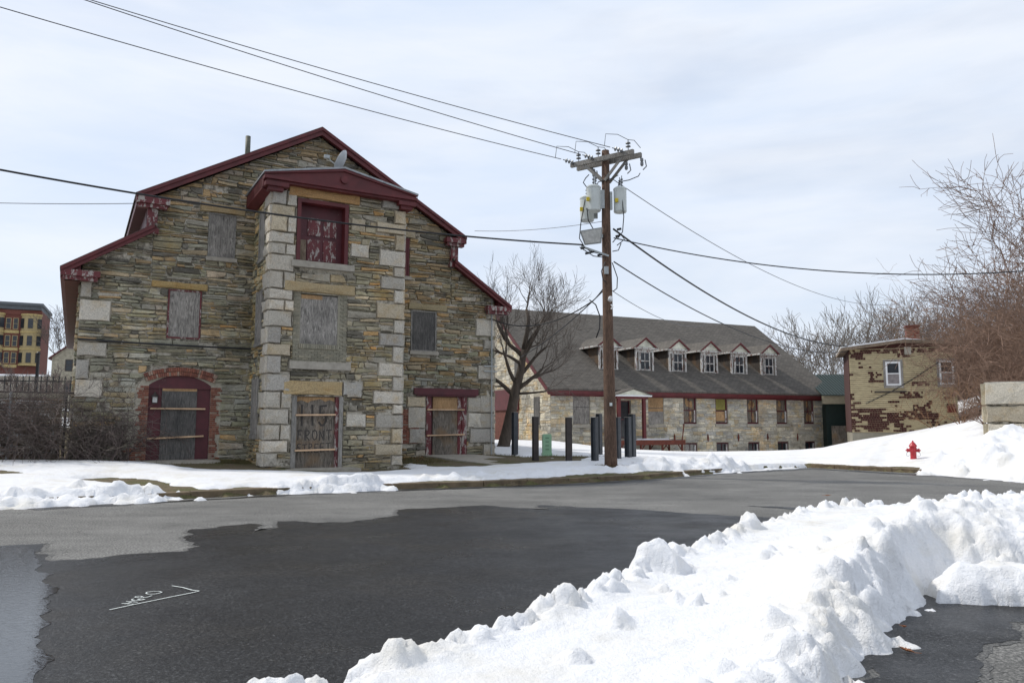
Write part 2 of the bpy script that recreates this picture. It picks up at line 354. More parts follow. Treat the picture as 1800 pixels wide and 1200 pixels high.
ctrl += [(0, 28, .42), (1.7, 26.5, .34), (3.2, 24.6, .29), (4.2, 28, .36), (-.5, 35.5, .58), (1.4, 31.5, .43), (2.2, 43.5, .64), (5, 31, .36), (8.4, 38, .24), (8.4, 33, .22),
         (11.2, 38, .26), (16.2, 40, .37), (17.7, 39, .55), (20, 38.6, 1.12), (21.2, 36, 1.63), (19.6, 31.5, 1.78), (14.75, 28.6, .26), (14.6, 33, .4), (17.2, 33.5, .95), (17, 29.5, .75),
         (8, 49, -.9), (16, 50, -.9), (22, 53, -.9), (13, 44, -.3), (20.2, 45.5, .6), (25, 45, 1.45), (27, 42, 2.4), (26, 34, 2.6), (24, 28, 2.6), (30, 22, 1.6), (35, 35, 4), (32, 50, 4), (28, 60, 2),
         (-20, 30, .9), (-40, 30, 1.6), (-30, 60, 2), (0, 70, 1), (25, 90, 1), (60, 60, 6), (60, 20, 3), (-60, 80, 4), (5, 120, 1), (-120, 200, 6), (120, 200, 6), (-120, 40, 3), (120, 40, 6), (0, 300, 4)]
PC = np.array(ctrl)
def phi(d2): return np.sqrt(d2+.6)
_A = phi((PC[:, None, 0]-PC[None, :, 0])**2+(PC[:, None, 1]-PC[None, :, 1])**2)
_w = np.linalg.solve(_A + 1e-6*np.eye(len(PC)), PC[:, 2]-.5)
def terr(X, Y):
    X = np.asarray(X, float); Y = np.asarray(Y, float); r = np.full(X.shape, .5)
    for (x, y, _), w in zip(ctrl, _w): r = r + w*phi((X-x)**2+(Y-y)**2)
    return r
ROADP = KERB + [(70, -60), (-60, -60)]
def ground_z(X, Y):
    X = np.asarray(X, float); Y = np.asarray(Y, float)
    r = sdpoly(X, Y, ROADP); t = terr(X, Y)
    return np.where(r > -.02, -.06, t)
def gz(x, y): return float(ground_z(np.array([x]), np.array([y]))[0])

def axis(lo, a, b, hi, fine):
    m = list(np.arange(a, b+1e-6, fine)); l = []; st = fine*2; x = a
    while x > lo: x -= st; st *= 1.3; l.append(x)
    r = []; st = fine*2; x = b
    while x < hi: x += st; st *= 1.3; r.append(x)
    return np.array(l[::-1]+m+r)
xs = axis(-900, -34, 40, 900, .25); ys = axis(-500, 13, 62, 1600, .25)
X, Y = np.meshgrid(xs, ys); Z = ground_z(X, Y); far = sstep(150, 260, np.hypot(X, Y)); Z = np.where(Z > -.05, Z*(1-far)+1.0*far + .03*fbm(X*1.5, Y*1.5, 3)*(1-far), Z)
g = grid_mesh('ground', xs, ys, Z, 'ground_dirt'); tag(g, kind='structure')

# road sheet
mb = MB(); pl = [(x, y) for x, y in ROADP]; mb.add([(x, y, 0.0) for x, y in pl], [tuple(range(len(pl)))[::-1]]); tag(mb.build('road', 'asphalt'), kind='structure')

def ragged(poly, amp, step, seed, off=0):
    r = []; rnd = random.Random(seed); k = 0
    for i in range(len(poly)):
        ax, ay, fl = poly[i] if len(poly[i]) == 3 else (*poly[i], 1); bx, by = poly[(i+1) % len(poly)][:2]
        L_ = math.hypot(bx-ax, by-ay); n = max(1, int(L_/step)) if fl else 1
        for j in range(n):
            t = j/n; x, y = ax+(bx-ax)*t, ay+(by-ay)*t
            if fl:
                e = -off/2 + amp*(float(fbm(np.array([x*3.1+seed]), np.array([y*3.1]), seed, 5, .6)[0]))
                x += -(by-ay)/L_*e*2; y += (bx-ax)/L_*e*2
            r.append((x, y))
    return r
def sheet(name, poly, z, mat, kind='structure'):
    mb = MB(); mb.add([(x, y, z) for x, y in poly], [tuple(range(len(poly)))])
    o = mb.build(name, mat); tag(o, kind=kind)
    if o.data.polygons[0].normal.z < 0: o.data.flip_normals()
    return o
WET = [(-16, 6), (-9, 9.4), (-6.83, 10.49), (-6.34, 10.74), (-5.9, 9.9), (-5.5, 9.4), (-4.17, 10.11), (-4.1, 10.5), (-4.66, 11.27), (-4.9, 12.0), (-4.3, 12.88), (-4.0, 12.7), (-3.96, 11.87), (-3.77, 12.4), (-3.95, 13.16),
       (-2.84, 13.03), (-2.05, 14.1), (-2.19, 14.95), (-.46, 15.79), (0, 15.25), (.76, 14.85), (.52, 15.79), (2.38, 14.95), (3.97, 13.87), (5.4, 13.2), (8.5, 12.0, 0), (6, 8, 0), (2, 5, 0), (0, 2, 0), (-4, -3, 0), (-16, -3, 0)]
sheet('damp_road', ragged(WET, .10, .10, 5, -.07), .003, 'damp_asphalt')
sheet('wet_road', ragged(WET, .10, .10, 5), .006, 'wet_asphalt')
PUD = [(-14, 3, 0), (-14, 7.8), (-8, 10.0), (-6.6, 10.4), (-6.2, 10.3), (-5.6, 9.2), (-5.0, 8.5), (-4.1, 7.0), (-3.4, 5.8), (-2.7, 4.6), (-2.2, 3.6), (-2, 2.5, 0), (-6, 1, 0)]
sheet('puddle', ragged(PUD, .07, .06, 8), .009, 'puddle_water')
sheet('wet_streak', ragged([(4.7, 15.7), (6.5, 15.0), (8.2, 14.2), (8, 13.4), (6.9, 14.0), (5.9, 14.6)], .08, .12, 9), .0045, 'wet_asphalt')
sheet('wet_gutter', ragged([(-9.5, 15.2), (-7.1, 16.9), (-5.5, 18.05), (-3, 19.5), (1.6, 21.55), (4.2, 23.4), (7.5, 26.6), (9.4, 28.4), (11.4, 29.4), (12.4, 27.7), (13.6, 25.6), (15, 21.6), (15, 20.6), (13.2, 25.0), (12.1, 27.1), (11.2, 28.8), (9.2, 27.5), (7, 25.8), (4.2, 22.9), (1.6, 21.1), (-3, 19.2), (-5.5, 17.7), (-7.1, 16.5), (-9, 14.9)], .1, .2, 10), .0042, 'wet_asphalt')
# driveway edge wet band beside the bank
DRY = [(2.3, 4.2, 0), (2.2, 5.0), (2.85, 5.9), (3.4, 6.6), (4.0, 7.3), (6.5, 7.6), (6.5, 6.95), (4.7, 6.6), (4.05, 6.5), (3.9, 6.05), (3.45, 5.85), (3.2, 5.4), (2.75, 4.9), (2.6, 4.3, 0)]
sheet('driveway_wet_edge', ragged(DRY, .07, .06, 12), .0065, 'wet_asphalt')
sheet('driveway_damp_edge', ragged(DRY, .07, .06, 12, -.06), .0035, 'damp_asphalt')

# kerb stones, one long strip each side of the driveway mouth
def kerb(path, name):
    mb = MB(); w = .28
    P = []
    for (ax, ay), (bx, by) in zip(path, path[1:]):
        n = max(1, int(math.hypot(bx-ax, by-ay)/.9))
        P += [(ax+(bx-ax)*i/n, ay+(by-ay)*i/n) for i in range(n)]
    P.append(path[-1])
    for (ax, ay), (bx, by) in zip(P, P[1:]):
        L_ = math.hypot(bx-ax, by-ay); nx, ny = -(by-ay)/L_, (bx-ax)/L_; h = .145+random.uniform(-.008, .008); g_ = .012/L_
        ax2, ay2, bx2, by2 = ax+(bx-ax)*g_, ay+(by-ay)*g_, bx-(bx-ax)*g_, by-(by-ay)*g_
        c = .015
        prof = [(0, -.1), (0, h-c), (c, h), (w, h), (w, -.1)]
        vs = [(ax2+nx*o, ay2+ny*o, z) for o, z in prof]+[(bx2+nx*o, by2+ny*o, z) for o, z in prof]; n = 5
        mb.add(vs, [tuple(range(n)), tuple(range(2*n-1, n-1, -1))]+[(i, i+n, (i+1) % n+n, (i+1) % n) for i in range(n)])
    return tag(mb.build(name, 'kerb_granite'), kind='structure')
kerb(KERB_A, 'kerb'); kerb(KERB_B, 'kerb')

# ---------------------------------------------------------------- snow on the verge
SN = [(-60, -3), (-30, 7.6), (-14, 13.6), (-10.3, 15.0), (-9.1, 15.5), (-8, 16.3), (-7.4, 16.9), (-6.9, 17.9), (-6.2, 18.6), (-5.6, 18.6), (-5.2, 18.35), (-4.2, 18.9), (-3.2, 19.35), (-2.7, 20.25), (-.7, 21.05), (1.4, 22.1), (3.9, 23.95), (6.2, 26.0),
      (6.7, 25.9), (7.8, 26.9), (9.3, 28.2), (11.2, 29.6), (11.6, 30.3), (12.9, 28.5), (14.2, 26.6), (17.3, 22.9), (24, 17.6), (40, 9), (90, -6), (90, 47), (26.5, 44.5), (20, 50), (20, 70), (-80, 75), (-80, -3)]
wb = [wB(*p) for p in [(-20, 26), (-20, -.2), (-2.2, -.2), (0.6, -.3), (2.0, -1.0), (2.7, -2.4), (3.5, -3.3), (4.4, -3.8), (5.4, -4.1), (6.7, -4.7), (7.4, -4.7), (8.5, -4.4), (9.5, -3.7), (9.9, -1.7), (10.3, -1.7), (10.6, -3.6), (11.6, -4.4), (12.7, -4.2), (15.4, -4.6), (16.4, -3.2), (14.7, -1.4), (14.5, 26)]]
HOLES = [wb, [(-10.5, 18.8), (-10.1, 19.5), (-8.9, 19.2), (-7.7, 18.2), (-7.0, 17.2), (-7.1, 16.7), (-8.0, 17.4), (-8.9, 18.2), (-9.7, 18.5)], [(-7.2, 17.5), (-7.0, 16.6), (-5.3, 18.2), (-5.4, 18.9)],
         [(.9, 29.6), (1.2, 28.7), (2.6, 28.6), (4.0, 28.9), (3.9, 30.0), (2.2, 30.6), (1.3, 31.0)], [(2.75, 24.7), (3.2, 24.2), (4.1, 24.7), (4.2, 25.3), (3.2, 25.3)],
         [(-13.6, 19.6), (-12.7, 19.4), (-12.3, 19.8), (-13.2, 20.1)], [wL(*p) for p in [(-.2, 40), (-.2, -.02), (21.9, -.02), (21.9, 40)]]]
PILE = [(13.6, 26.5), (14.0, 24), (14.5, 22.1), (17, 19.3), (26, 14), (44, 5), (46, 10), (34, 20), (22, 27.5), (18, 28.8), (15.2, 28.2)]
PILE2 = [(3.4, 24.5), (4.0, 24.0), (5.8, 25.6), (8.0, 27.3), (8.6, 28.3), (6.0, 27.5), (4.4, 26.6)]
rs = random.Random(3)
def clods(path, n, r0, r1, spread, z=0):
    out_ = []
    seg = []; tot = 0
    for a, b in zip(path, path[1:]): l = math.hypot(b[0]-a[0], b[1]-a[1]); seg.append((tot, l, a, b)); tot += l
    for _ in range(n):
        t = rs.uniform(0, tot); s_ = [q for q in seg if q[0] <= t][-1]; u = (t-s_[0])/s_[1]
        x = s_[2][0]+(s_[3][0]-s_[2][0])*u+rs.gauss(0, spread); y = s_[2][1]+(s_[3][1]-s_[2][1])*u+rs.gauss(0, spread)
        out_.append((x, y, r0+(r1-r0)*rs.random()**2.2))
    return out_
def add_clods(Z, xs, ys, cl, k=.8):
    Z0 = Z.copy()
    for x, y, r in cl:
        i0, i1 = np.searchsorted(xs, [x-r, x+r]); j0, j1 = np.searchsorted(ys, [y-r, y+r])
        if i1 <= i0 or j1 <= j0: continue
        XX, YY = np.meshgrid(xs[i0:i1], ys[j0:j1]); sx = rs.uniform(.75, 1.0)
        a = rs.uniform(0, 3.14); dx = (XX-x)*math.cos(a)+(YY-y)*math.sin(a); dy = -(XX-x)*math.sin(a)+(YY-y)*math.cos(a)
        p_ = rs.choice((2.0, 2.6, 3.5)); nn = fbm(XX/r*1.3+x, YY/r*1.3, int(abs(x)*10) % 50, 4, .6)
        dn = (np.abs(dx/r)**p_+np.abs(dy/(r*sx))**p_)**(1/p_) + .55*nn
        t1, t2 = rs.uniform(-.7, .7), rs.uniform(-.7, .7)
        h = np.clip((1-dn)*1.7, 0, 1)**.55*r*k*.85*np.clip(1+t1*dx/r+t2*dy/r+.6*nn, .2, 1.7); base = Z[j0:j1, i0:i1]; c = Z0[j0:j1, i0:i1]
        Z[j0:j1, i0:i1] = np.where(h > 0, np.maximum(base, c + h), base)
st = .085
xs = np.arange(-26, 32, st); ys = np.arange(11.5, 47, st); X, Y = np.meshgrid(xs, ys)
n1 = fbm(X*1.1, Y*1.1, 21, 5, .55); n2 = fbm(X*4, Y*4, 33, 3)
d = sdpoly(X, Y, SN)
for h in HOLES: d = np.minimum(d, -sdpoly(X, Y, h))
near_edge = dpath(X, Y, KERB_A)
rough_zone = sstep(2.2, .3, near_edge)
d2 = d + .30*n1 + .10*n2
T = terr(X, Y); onroad = sdpoly(X, Y, ROADP) > -.02; base = np.where(onroad, .0, T)
th = .075*sstep(0, .35, d2) + .04*sstep(.2, 1.0, d2)
Zs = base + np.where(d2 > 0, th, -.08) + np.where(d2 > 0, (.09*fbm(X*2.3, Y*2.3, 5, 5, .6)*rough_zone + .025*fbm(X*.9, Y*.9, 9, 4))*sstep(0, .5, d2), 0)
lowkerb = onroad & (d2 > 0); Zs = np.where(lowkerb, np.maximum(Zs, .02), Zs)
for P_, hh, r_ in ((PILE, 1.0, 2.4), (PILE2, .30, .7)):
    dp = sdpoly(X, Y, P_) + .25*n1; hp = hh*sstep(0, 1, np.clip(dp/r_, 0, 1)**.75)
    hp = hp*(1+.55*fbm(X*.8, Y*.8, 41, 5, .6)) + .10*fbm(X*3, Y*3, 14, 4, .6)*sstep(0, .3, dp)
    Zs = np.where(dp > 0, np.maximum(Zs, base*.8+hp), Zs)
cl = clods([(-14, 13.8), (-10.3, 15.2), (-8, 16.5), (-7.2, 17.2)], 260, .07, .26, .28) + clods([(-5.3, 18.45), (-4.2, 19.0), (-3.1, 19.6)], 70, .1, .3, .16) + clods([(-2.4, 20.6), (1.4, 22.3), (4.2, 24.6)], 120, .05, .16, .3) + clods([(4.5, 24.8), (8, 27.6)], 90, .06, .22, .35) + clods([(-7.2, 17.5), (-5.4, 18.6)], 16, .06, .16, .2) + clods([(14.2, 25.5), (15, 22.3), (20, 18)], 120, .08, .3, .45)
add_clods(Zs, xs, ys, cl, .75)
o = grid_mesh('snow', xs, ys, Zs, 'snow', Zs > base-.02); tag(o, kind='structure'); o.name = 'snow_cover'
# farther snowfields left and right
xs2 = axis(-300, -70, 90, 300, 1.0); ys2 = axis(46.5, 46.5, 100, 400, 1.0); X2, Y2 = np.meshgrid(xs2, ys2)
Zf = ground_z(X2, Y2)+.08+.05*fbm(X2*.3, Y2*.3, 4); farf = sstep(150, 260, np.hypot(X2, Y2)); Zf = Zf*(1-farf)+1.1*farf
tag(grid_mesh('far_snow_field', xs2, ys2, Zf - np.where(fbm(X2*.15, Y2*.15, 77) > .1, .3, 0), 'snow'), kind='structure')

# ---------------------------------------------------------------- foreground snow bank
BANK = [(-3.0, 2.6), (-1.6, 4.25), (-1.2, 4.8), (-.85, 5.22), (-.42, 5.7), (.2, 6.4), (.78, 7.25), (1.35, 8.3), (2.3, 9.6), (3.3, 11.1), (4.3, 12.4), (5.4, 13.5), (7.2, 13.9), (10, 15.2), (16, 17), (20, 16), (14, 10), (8, 7.75), (6, 7.75), (4.9, 7.5), (4.4, 7.75), (3.95, 7.5), (3.7, 7.1), (3.25, 6.6), (2.8, 6.15), (2.85, 5.85), (2.5, 5.6), (2.3, 5.15), (1.95, 4.75), (1.55, 4.2), (.8, 3.3), (-1, 2.4), (-3.5, 1.6)]
st = .027
xs = np.arange(-4.5, 12.5, st); ys = np.arange(1.6, 16.5, st); X, Y = np.meshgrid(xs, ys)
d = sdpoly(X, Y, BANK); n1 = fbm(X*2.2, Y*2.2, 51, 5, .58); d2 = d + .16*n1
RID = [(1.6, 4.4), (2.2, 5.6), (2.9, 6.9), (3.9, 8.2), (5.2, 8.9), (7, 9.4), (11, 11)]
dr = dpath(X, Y, RID); along = np.clip((X-1.5)/4.0, 0, 1)
plate = .13 + .08*sstep(4, 9, Y) + .03*along
ridge = (.10+.46*sstep(0, 1, along))*np.exp(-(dr/(.55+.5*along))**2)
roadlip = .10*np.exp(-(dpath(X, Y, BANK[1:14])/.35)**2)
Hh = (plate + ridge + roadlip)*sstep(0, .42, d2)**.7
Zb = np.where(d2 > 0, Hh, -.05)
tex = sstep(0, .2, d2)
wside = sdpoly(X, Y, [(1.0, 2.0), (1.5, 4.3), (2.1, 5.6), (2.8, 6.9), (3.8, 8.0), (5.2, 8.7), (12, 11), (12, 2)]); edge_ = np.maximum(sstep(.55, .12, d), .75*sstep(-.3, .2, wside))
Zb = Zb + tex*(.05*fbm(X*1.0, Y*1.0, 61, 3, .5) + edge_*.16*np.abs(fbm(X*2.6, Y*2.6, 71, 5, .62)) + .07*fbm(X*7, Y*7, 81, 5, .62)*edge_ + .014*fbm(X*4, Y*9, 88, 5, .6))
# wind/melt ripples running along the bank
u_ = X*.8+Y*.6; v_ = -X*.6+Y*.8
Zb = Zb + tex*.005*np.sin(v_*14 + 5*fbm(X*1.2, Y*1.2, 91))*sstep(.3, .9, d)
BIN = [(x+.16, y-.12) for x, y in BANK[1:14]]
cl = clods(BIN, 230, .025, .19, .07) + clods([(1.8, 4.6), (2.25, 5.4), (2.75, 6.3), (3.6, 7.3)], 90, .03, .13, .12) + clods([(.6, 5.0), (2.3, 7.2), (3.6, 9.4)], 24, .03, .13, .4) + clods(RID[:5], 30, .05, .18, .25) + [(1.5, 7.75, .30), (-.92, 5.2, .12), (-1.2, 5.0, .10), (3.05, 10.5, .24), (.35, 6.75, .14)]
add_clods(Zb, xs, ys, cl, .8)
# a slab lying beside the pile at the driveway
sl = sdpoly(X, Y, [(3.85, 7.15), (4.3, 7.05), (4.75, 6.95), (5.2, 7.0), (5.2, 7.6), (4.6, 7.75), (3.95, 7.6)]) + .10*n1
Zb = np.where(sl > 0, np.maximum(Zb, .30*np.clip(sl/.2, 0, 1)**.5 + .05*fbm(X*5, Y*5, 15, 4)), Zb)
tag(grid_mesh('snow_bank', xs, ys, Zb, 'snow', Zb > -.02), kind='structure')

# ---------------------------------------------------------------- stonework
def clip_poly(poly, a, b, c):       # keep a*x+b*z<=c
    r = []
    for i in range(len(poly)):
        p, q = poly[i], poly[(i+1) % len(poly)]; fp, fq = a*p[0]+b*p[1]-c, a*q[0]+b*q[1]-c
        if fp <= 0: r.append(p)
        if fp*fq < 0: t = fp/(fp-fq); r.append((p[0]+(q[0]-p[0])*t, p[1]+(q[1]-p[1])*t))
    return r
def clip_convex(poly, conv):
    for i in range(len(conv)):       # conv counter-clockwise
        (x0, z0), (x1, z1) = conv[i], conv[(i+1) % len(conv)]; a, b = (z1-z0), -(x1-x0); c = a*x0+b*z0
        poly = clip_poly(poly, a, b, c)
        if len(poly) < 3: return []
    return poly
def stone(mb, P, to3, dep, rnd, mi, col, inset=.012):
    cx = sum(p[0] for p in P)/len(P); cz = sum(p[1] for p in P)/len(P); n = len(P); A_ = []; B_ = []
    for x, z in P:
        dx, dz = cx-x, cz-z; l = math.hypot(dx, dz)+1e-6; k = min(inset*rnd.uniform(.6, 1.8), l*.3)/l
        A_.append(to3(x, z, 0)); B_.append(to3(x+dx*k, z+dz*k, dep*rnd.uniform(.8, 1.15)))
    ctr = to3(cx, cz, dep*rnd.uniform(1.0, 1.35))
    vs = A_+B_+[ctr]
    mb.add(vs, [(i, (i+1) % n, n+(i+1) % n, n+i) for i in range(n)]+[(n+i, n+(i+1) % n, 2*n) for i in range(n)], mi, col)
RUB = [((.20, .18, .125), 5), ((.22, .19, .12), 4), ((.265, .21, .135), 3), ((.26, .24, .195), 4), ((.105, .097, .08), 1.6), ((.29, .235, .155), 2), ((.32, .22, .115), .9), ((.165, .15, .105), 3), ((.29, .255, .205), 2.5)]
def pal(lst, rnd):
    t = rnd.random()*sum(w for _, w in lst)
    for c, w in lst:
        t -= w
        if t <= 0: break
    k = rnd.uniform(.84, 1.18); return tuple(min(.9, v*k) for v in c)
def rubble(mb, x0, x1, z0, z1, to3, blocks, seed, outline=None, hr=(.055, .22), lr=(.16, .95), palf=None, mi=0, wav=.05, dep=(.03, .085), gap=.012):
    rnd = random.Random(seed); z = z0
    def bl(z_, off, x): return z_ + wav*2*float(vn1(x*.9+off*7.3))
    k = 0
    while z < z1:
        h = hr[0]+(hr[1]-hr[0])*rnd.random()**1.5; zt = z+h
        iv = [(x0, x1)]
        for (bx0, bx1, bz0, bz1) in blocks:
            ov = min(zt, bz1)-max(z, bz0)
            if ov > .3*h or (ov > .05):
                nv = []
                for a, b in iv:
                    if bx1 <= a or bx0 >= b: nv.append((a, b)); continue
                    if bx0 > a: nv.append((a, bx0))
                    if bx1 < b: nv.append((bx1, b))
                iv = nv
        for a, b in iv:
            x = a
            while x < b-.05:
                w = lr[0]+(lr[1]-lr[0])*rnd.random()**1.6
                if h < .1: w *= 1.25
                xe = min(b, x+w)
                if b-xe < .14: xe = b
                js = [(0, 1)]
                if h > .15 and rnd.random() < .5: m_ = rnd.uniform(.35, .65); js = [(0, m_), (m_, 1)]
                for j0, j1 in js:
                    def zz(xq, fr): return bl(z, k, xq)*(1-fr)+bl(zt, k+1, xq)*fr
                    g_ = gap*rnd.uniform(.4, 1.5); sl0 = rnd.uniform(-.03, .03); sl1 = rnd.uniform(-.03, .03)
                    xm = (x+xe)/2+rnd.uniform(-.1, .1)*(xe-x)
                    P = [(x+g_+sl0*(x > a), zz(x, j0)+g_), (xm, zz(xm, j0)+g_*rnd.uniform(.3, 1.6)), (xe-g_+sl1*(xe < b), zz(xe, j0)+g_*rnd.uniform(.6, 1.8)), (xe-g_*rnd.uniform(.3, 1.6), zz(xe, (j0+j1)/2)),
                         (xe-g_-sl1*(xe < b), zz(xe, j1)-g_*rnd.uniform(.6, 1.8)), (xm+.05, zz(xm, j1)-g_*rnd.uniform(.3, 1.6)), (x+g_-sl0*(x > a), zz(x, j1)-g_), (x+g_*rnd.uniform(.3, 1.4), zz(x, (j0+j1)/2))]
                    if rnd.random() < .6: i_ = rnd.choice((0, 2, 4, 6)); q = P[i_]; cxx, czz = (x+xe)/2, zz(xm, (j0+j1)/2); P[i_] = (q[0]+(cxx-q[0])*.14, q[1]+(czz-q[1])*.5)
                    if outline:
                        P = clip_convex(P, outline)
                        if len(P) < 3: continue
                    if rnd.random() < .035: continue
                    stone(mb, P, to3, rnd.uniform(*dep), rnd, mi, palf((x+xe)/2, z, rnd) if palf else pal(RUB, rnd))
                x = xe
        z = zt; k += 1
    return z
def vn1(x):
    i = math.floor(x); f = x-i; u = f*f*(3-2*f)
    def h(n): n = (n*374761393+12345) & 0xffffffff; n = ((n ^ (n >> 13))*1274126177) & 0xffffffff; return ((n >> 8) & 0xffff)/65535-.5
    return h(i)*(1-u)+h(i+1)*u
def front(x, z, d): return (x, -d, z)
def holed_wall(mb, pieces, holes, y, depth, mi):
    # wall face pieces (convex, ccw) with rectangular holes and their reveals
    xs_ = sorted({v for h in holes for v in (h[0], h[1])}); zs_ = sorted({v for h in holes for v in (h[2], h[3])})
    for pc in pieces:
        lo, hi = min(p[0] for p in pc), max(p[0] for p in pc); zl, zh = min(p[1] for p in pc), max(p[1] for p in pc)
        X_ = [lo]+[v for v in xs_ if lo < v < hi]+[hi]; Z_ = [zl]+[v for v in zs_ if zl < v < zh]+[zh]
        for a, b in zip(X_, X_[1:]):
            for c_, d_ in zip(Z_, Z_[1:]):
                mx_, mz_ = (a+b)/2, (c_+d_)/2
                if any(h[0] < mx_ < h[1] and h[2] < mz_ < h[3] for h in holes): continue
                P = clip_convex([(a, c_), (b, c_), (b, d_), (a, d_)], pc)
                if len(P) >= 3: mb.add([(x, y, z) for x, z in P], [tuple(range(len(P)))], mi)
    for (a, b, c_, d_) in holes:
        y1 = y+depth
        mb.add([(a, y, c_), (a, y1, c_), (a, y1, d_), (a, y, d_)], [(0, 1, 2, 3)], mi); mb.add([(b, y, c_), (b, y1, c_), (b, y1, d_), (b, y, d_)], [(3, 2, 1, 0)], mi)
        mb.add([(a, y, d_), (b, y, d_), (b, y1, d_), (a, y1, d_)], [(3, 2, 1, 0)], mi); mb.add([(a, y, c_), (b, y, c_), (b, y1, c_), (a, y1, c_)], [(0, 1, 2, 3)], mi)
def block(mb, x0, x1, z0, z1, to3, dep, rnd, col, mi=0, n=3, j=.012):
    # big dressed block with slightly rough outline
    P = []
    for i in range(n): P.append((x0+(x1-x0)*i/n, z0+rnd.uniform(0, j)))
    for i in range(2): P.append((x1-rnd.uniform(0, j), z0+(z1-z0)*i/2))
    for i in range(n): P.append((x1-(x1-x0)*i/n, z1-rnd.uniform(0, j)))
    for i in range(2): P.append((x0+rnd.uniform(0, j), z1-(z1-z0)*i/2))
    stone(mb, P, to3, dep, rnd, mi, col, .02)
GRAN = [((.50, .46, .39), 4), ((.44, .405, .345), 3), ((.54, .49, .41), 2), ((.47, .40, .29), 1.5), ((.38, .355, .315), 1)]

# ================================================================= STONE STOREHOUSE
SB = empty('stone_building', (OB[0], OB[1], 0), AB, 'large boarded-up rubble stone building with dark red trim and a projecting hoist tower', 'building')
LEN = 24.0; WB = 14.39
def main_pal(x, z, rnd):
    hi = min(1, max(0, (z-5.2)/3)); k = rnd.random()
    if x > 10 and k < .35: return pal([((.27, .19, .10), 2), ((.23, .165, .09), 2), ((.18, .15, .10), 2)], rnd)
    if k < .45*hi: return pal([((.29, .21, .115), 3), ((.26, .19, .11), 2), ((.12, .11, .09), 2), ((.3, .24, .17), 2)], rnd)
    if x < 9 and k < .5: return pal([((.225, .215, .165), 3), ((.25, .235, .17), 2), ((.275, .262, .215), 2), ((.2, .19, .14), 2), ((.29, .24, .16), 1)], rnd)
    if z < 5 and k < .6: return pal([((.18, .18, .13), 2), ((.22, .21, .14), 2), ((.24, .235, .2), 2)], rnd)
    return pal(RUB, rnd)
holes = [(3.59, 4.45, 7.16, 8.66), (2.46, 3.47, 4.39, 5.98), (2.03, 3.87, .2, 2.86), (9.75, 10.72, 7.17, 8.64), (10.83, 11.87, 4.38, 5.92), (11.49, 13.17, .3, 2.75)]
pieces = [[(0, -.5), (1.93, -.5), (1.93, 7.85), (0, 6.55)], [(1.93, -.5), (12.46, -.5), (12.46, 8.95), (7.2, 11.95), (1.93, 8.95)], [(12.46, -.5), (WB, -.5), (WB, 6.55), (12.46, 7.85)]]
mb = MB(); holed_wall(mb, pieces, holes, 0, .35, 1)
# other faces of the shell
mb.add([(0, 0, -.5), (0, LEN, -.5), (0, LEN, 6.55), (0, 0, 6.55)], [(3, 2, 1, 0)], 1); mb.add([(WB, 0, -.5), (WB, LEN, -.5), (WB, LEN, 6.55), (WB, 0, 6.55)], [(0, 1, 2, 3)], 1)
for pc in pieces: mb.add([(x, LEN, z) for x, z in pc], [tuple(range(len(pc)))[::-1]], 1)
for x in (1.93, 12.46): mb.box(x-.05, x+.05, .05, LEN-.05, 7.6, 8.95, 1)
# stones, with blocks for openings, lintels, brick surrounds, quoins and the tower junction
q = random.Random(5)
blk = list(holes) + [(3.3, 4.75, 8.68, 8.98), (1.95, 3.65, 6.0, 6.22), (1.9, 2.46, 5.98, 6.0), (1.66, 4.15, .2, 3.0), (1.95, 3.95, 3.0, 3.3), (2.3, 3.6, 3.3, 3.46), (10.7, 12.3, 5.95, 6.2), (10.9, 13.7, 2.7, 3.02), (5.2, 9.35, -.5, 9.6), (3.55, 4.5, 7.02, 7.16), (10.75, 11.95, 4.25, 4.38)]
quo = []
z = .55
for z0_, z1_, w0, w1 in [(2.45, 3.0, .75, 1.15), (3.0, 3.6, .35, .3), (3.72, 4.15, .8, 0), (4.8, 5.45, .85, .95), (5.5, 6.0, .3, .4), (6.0, 6.3, .45, 0)]: quo.append((0.0, w0, z0_, z1_))
for z0_, z1_, w0 in [(.25, .9, .5), (.95, 1.5, 1.1), (1.5, 2.1, .95), (2.1, 2.75, .65), (3.4, 3.95, .75), (4.6, 4.95, .5), (5.1, 5.75, .85), (5.8, 6.1, .35)]: quo.append((WB-w0, WB, z0_, z1_))
for z0_, z1_ in [(.9, 1.5), (1.5, 2.1), (2.1, 2.7)]: quo.append((13.2, 13.8, z0_+.03, z1_))
quo += [(10.8, 11.45, .95, 1.5), (10.75, 11.45, 1.5, 2.3), (10.7, 11.45, 2.3, 2.68)]
quo = [b for b in quo if not (b[0] == 13.2 and b[2] < 1.0)]
patch = (10.3, 11.2, .95, 2.2)
for (a, b, c_, d_) in quo:
    block(mb, a, b, c_, d_, front, .1, q, pal(GRAN, q), 2, 3); 
    blk.append((a, b, c_, d_))
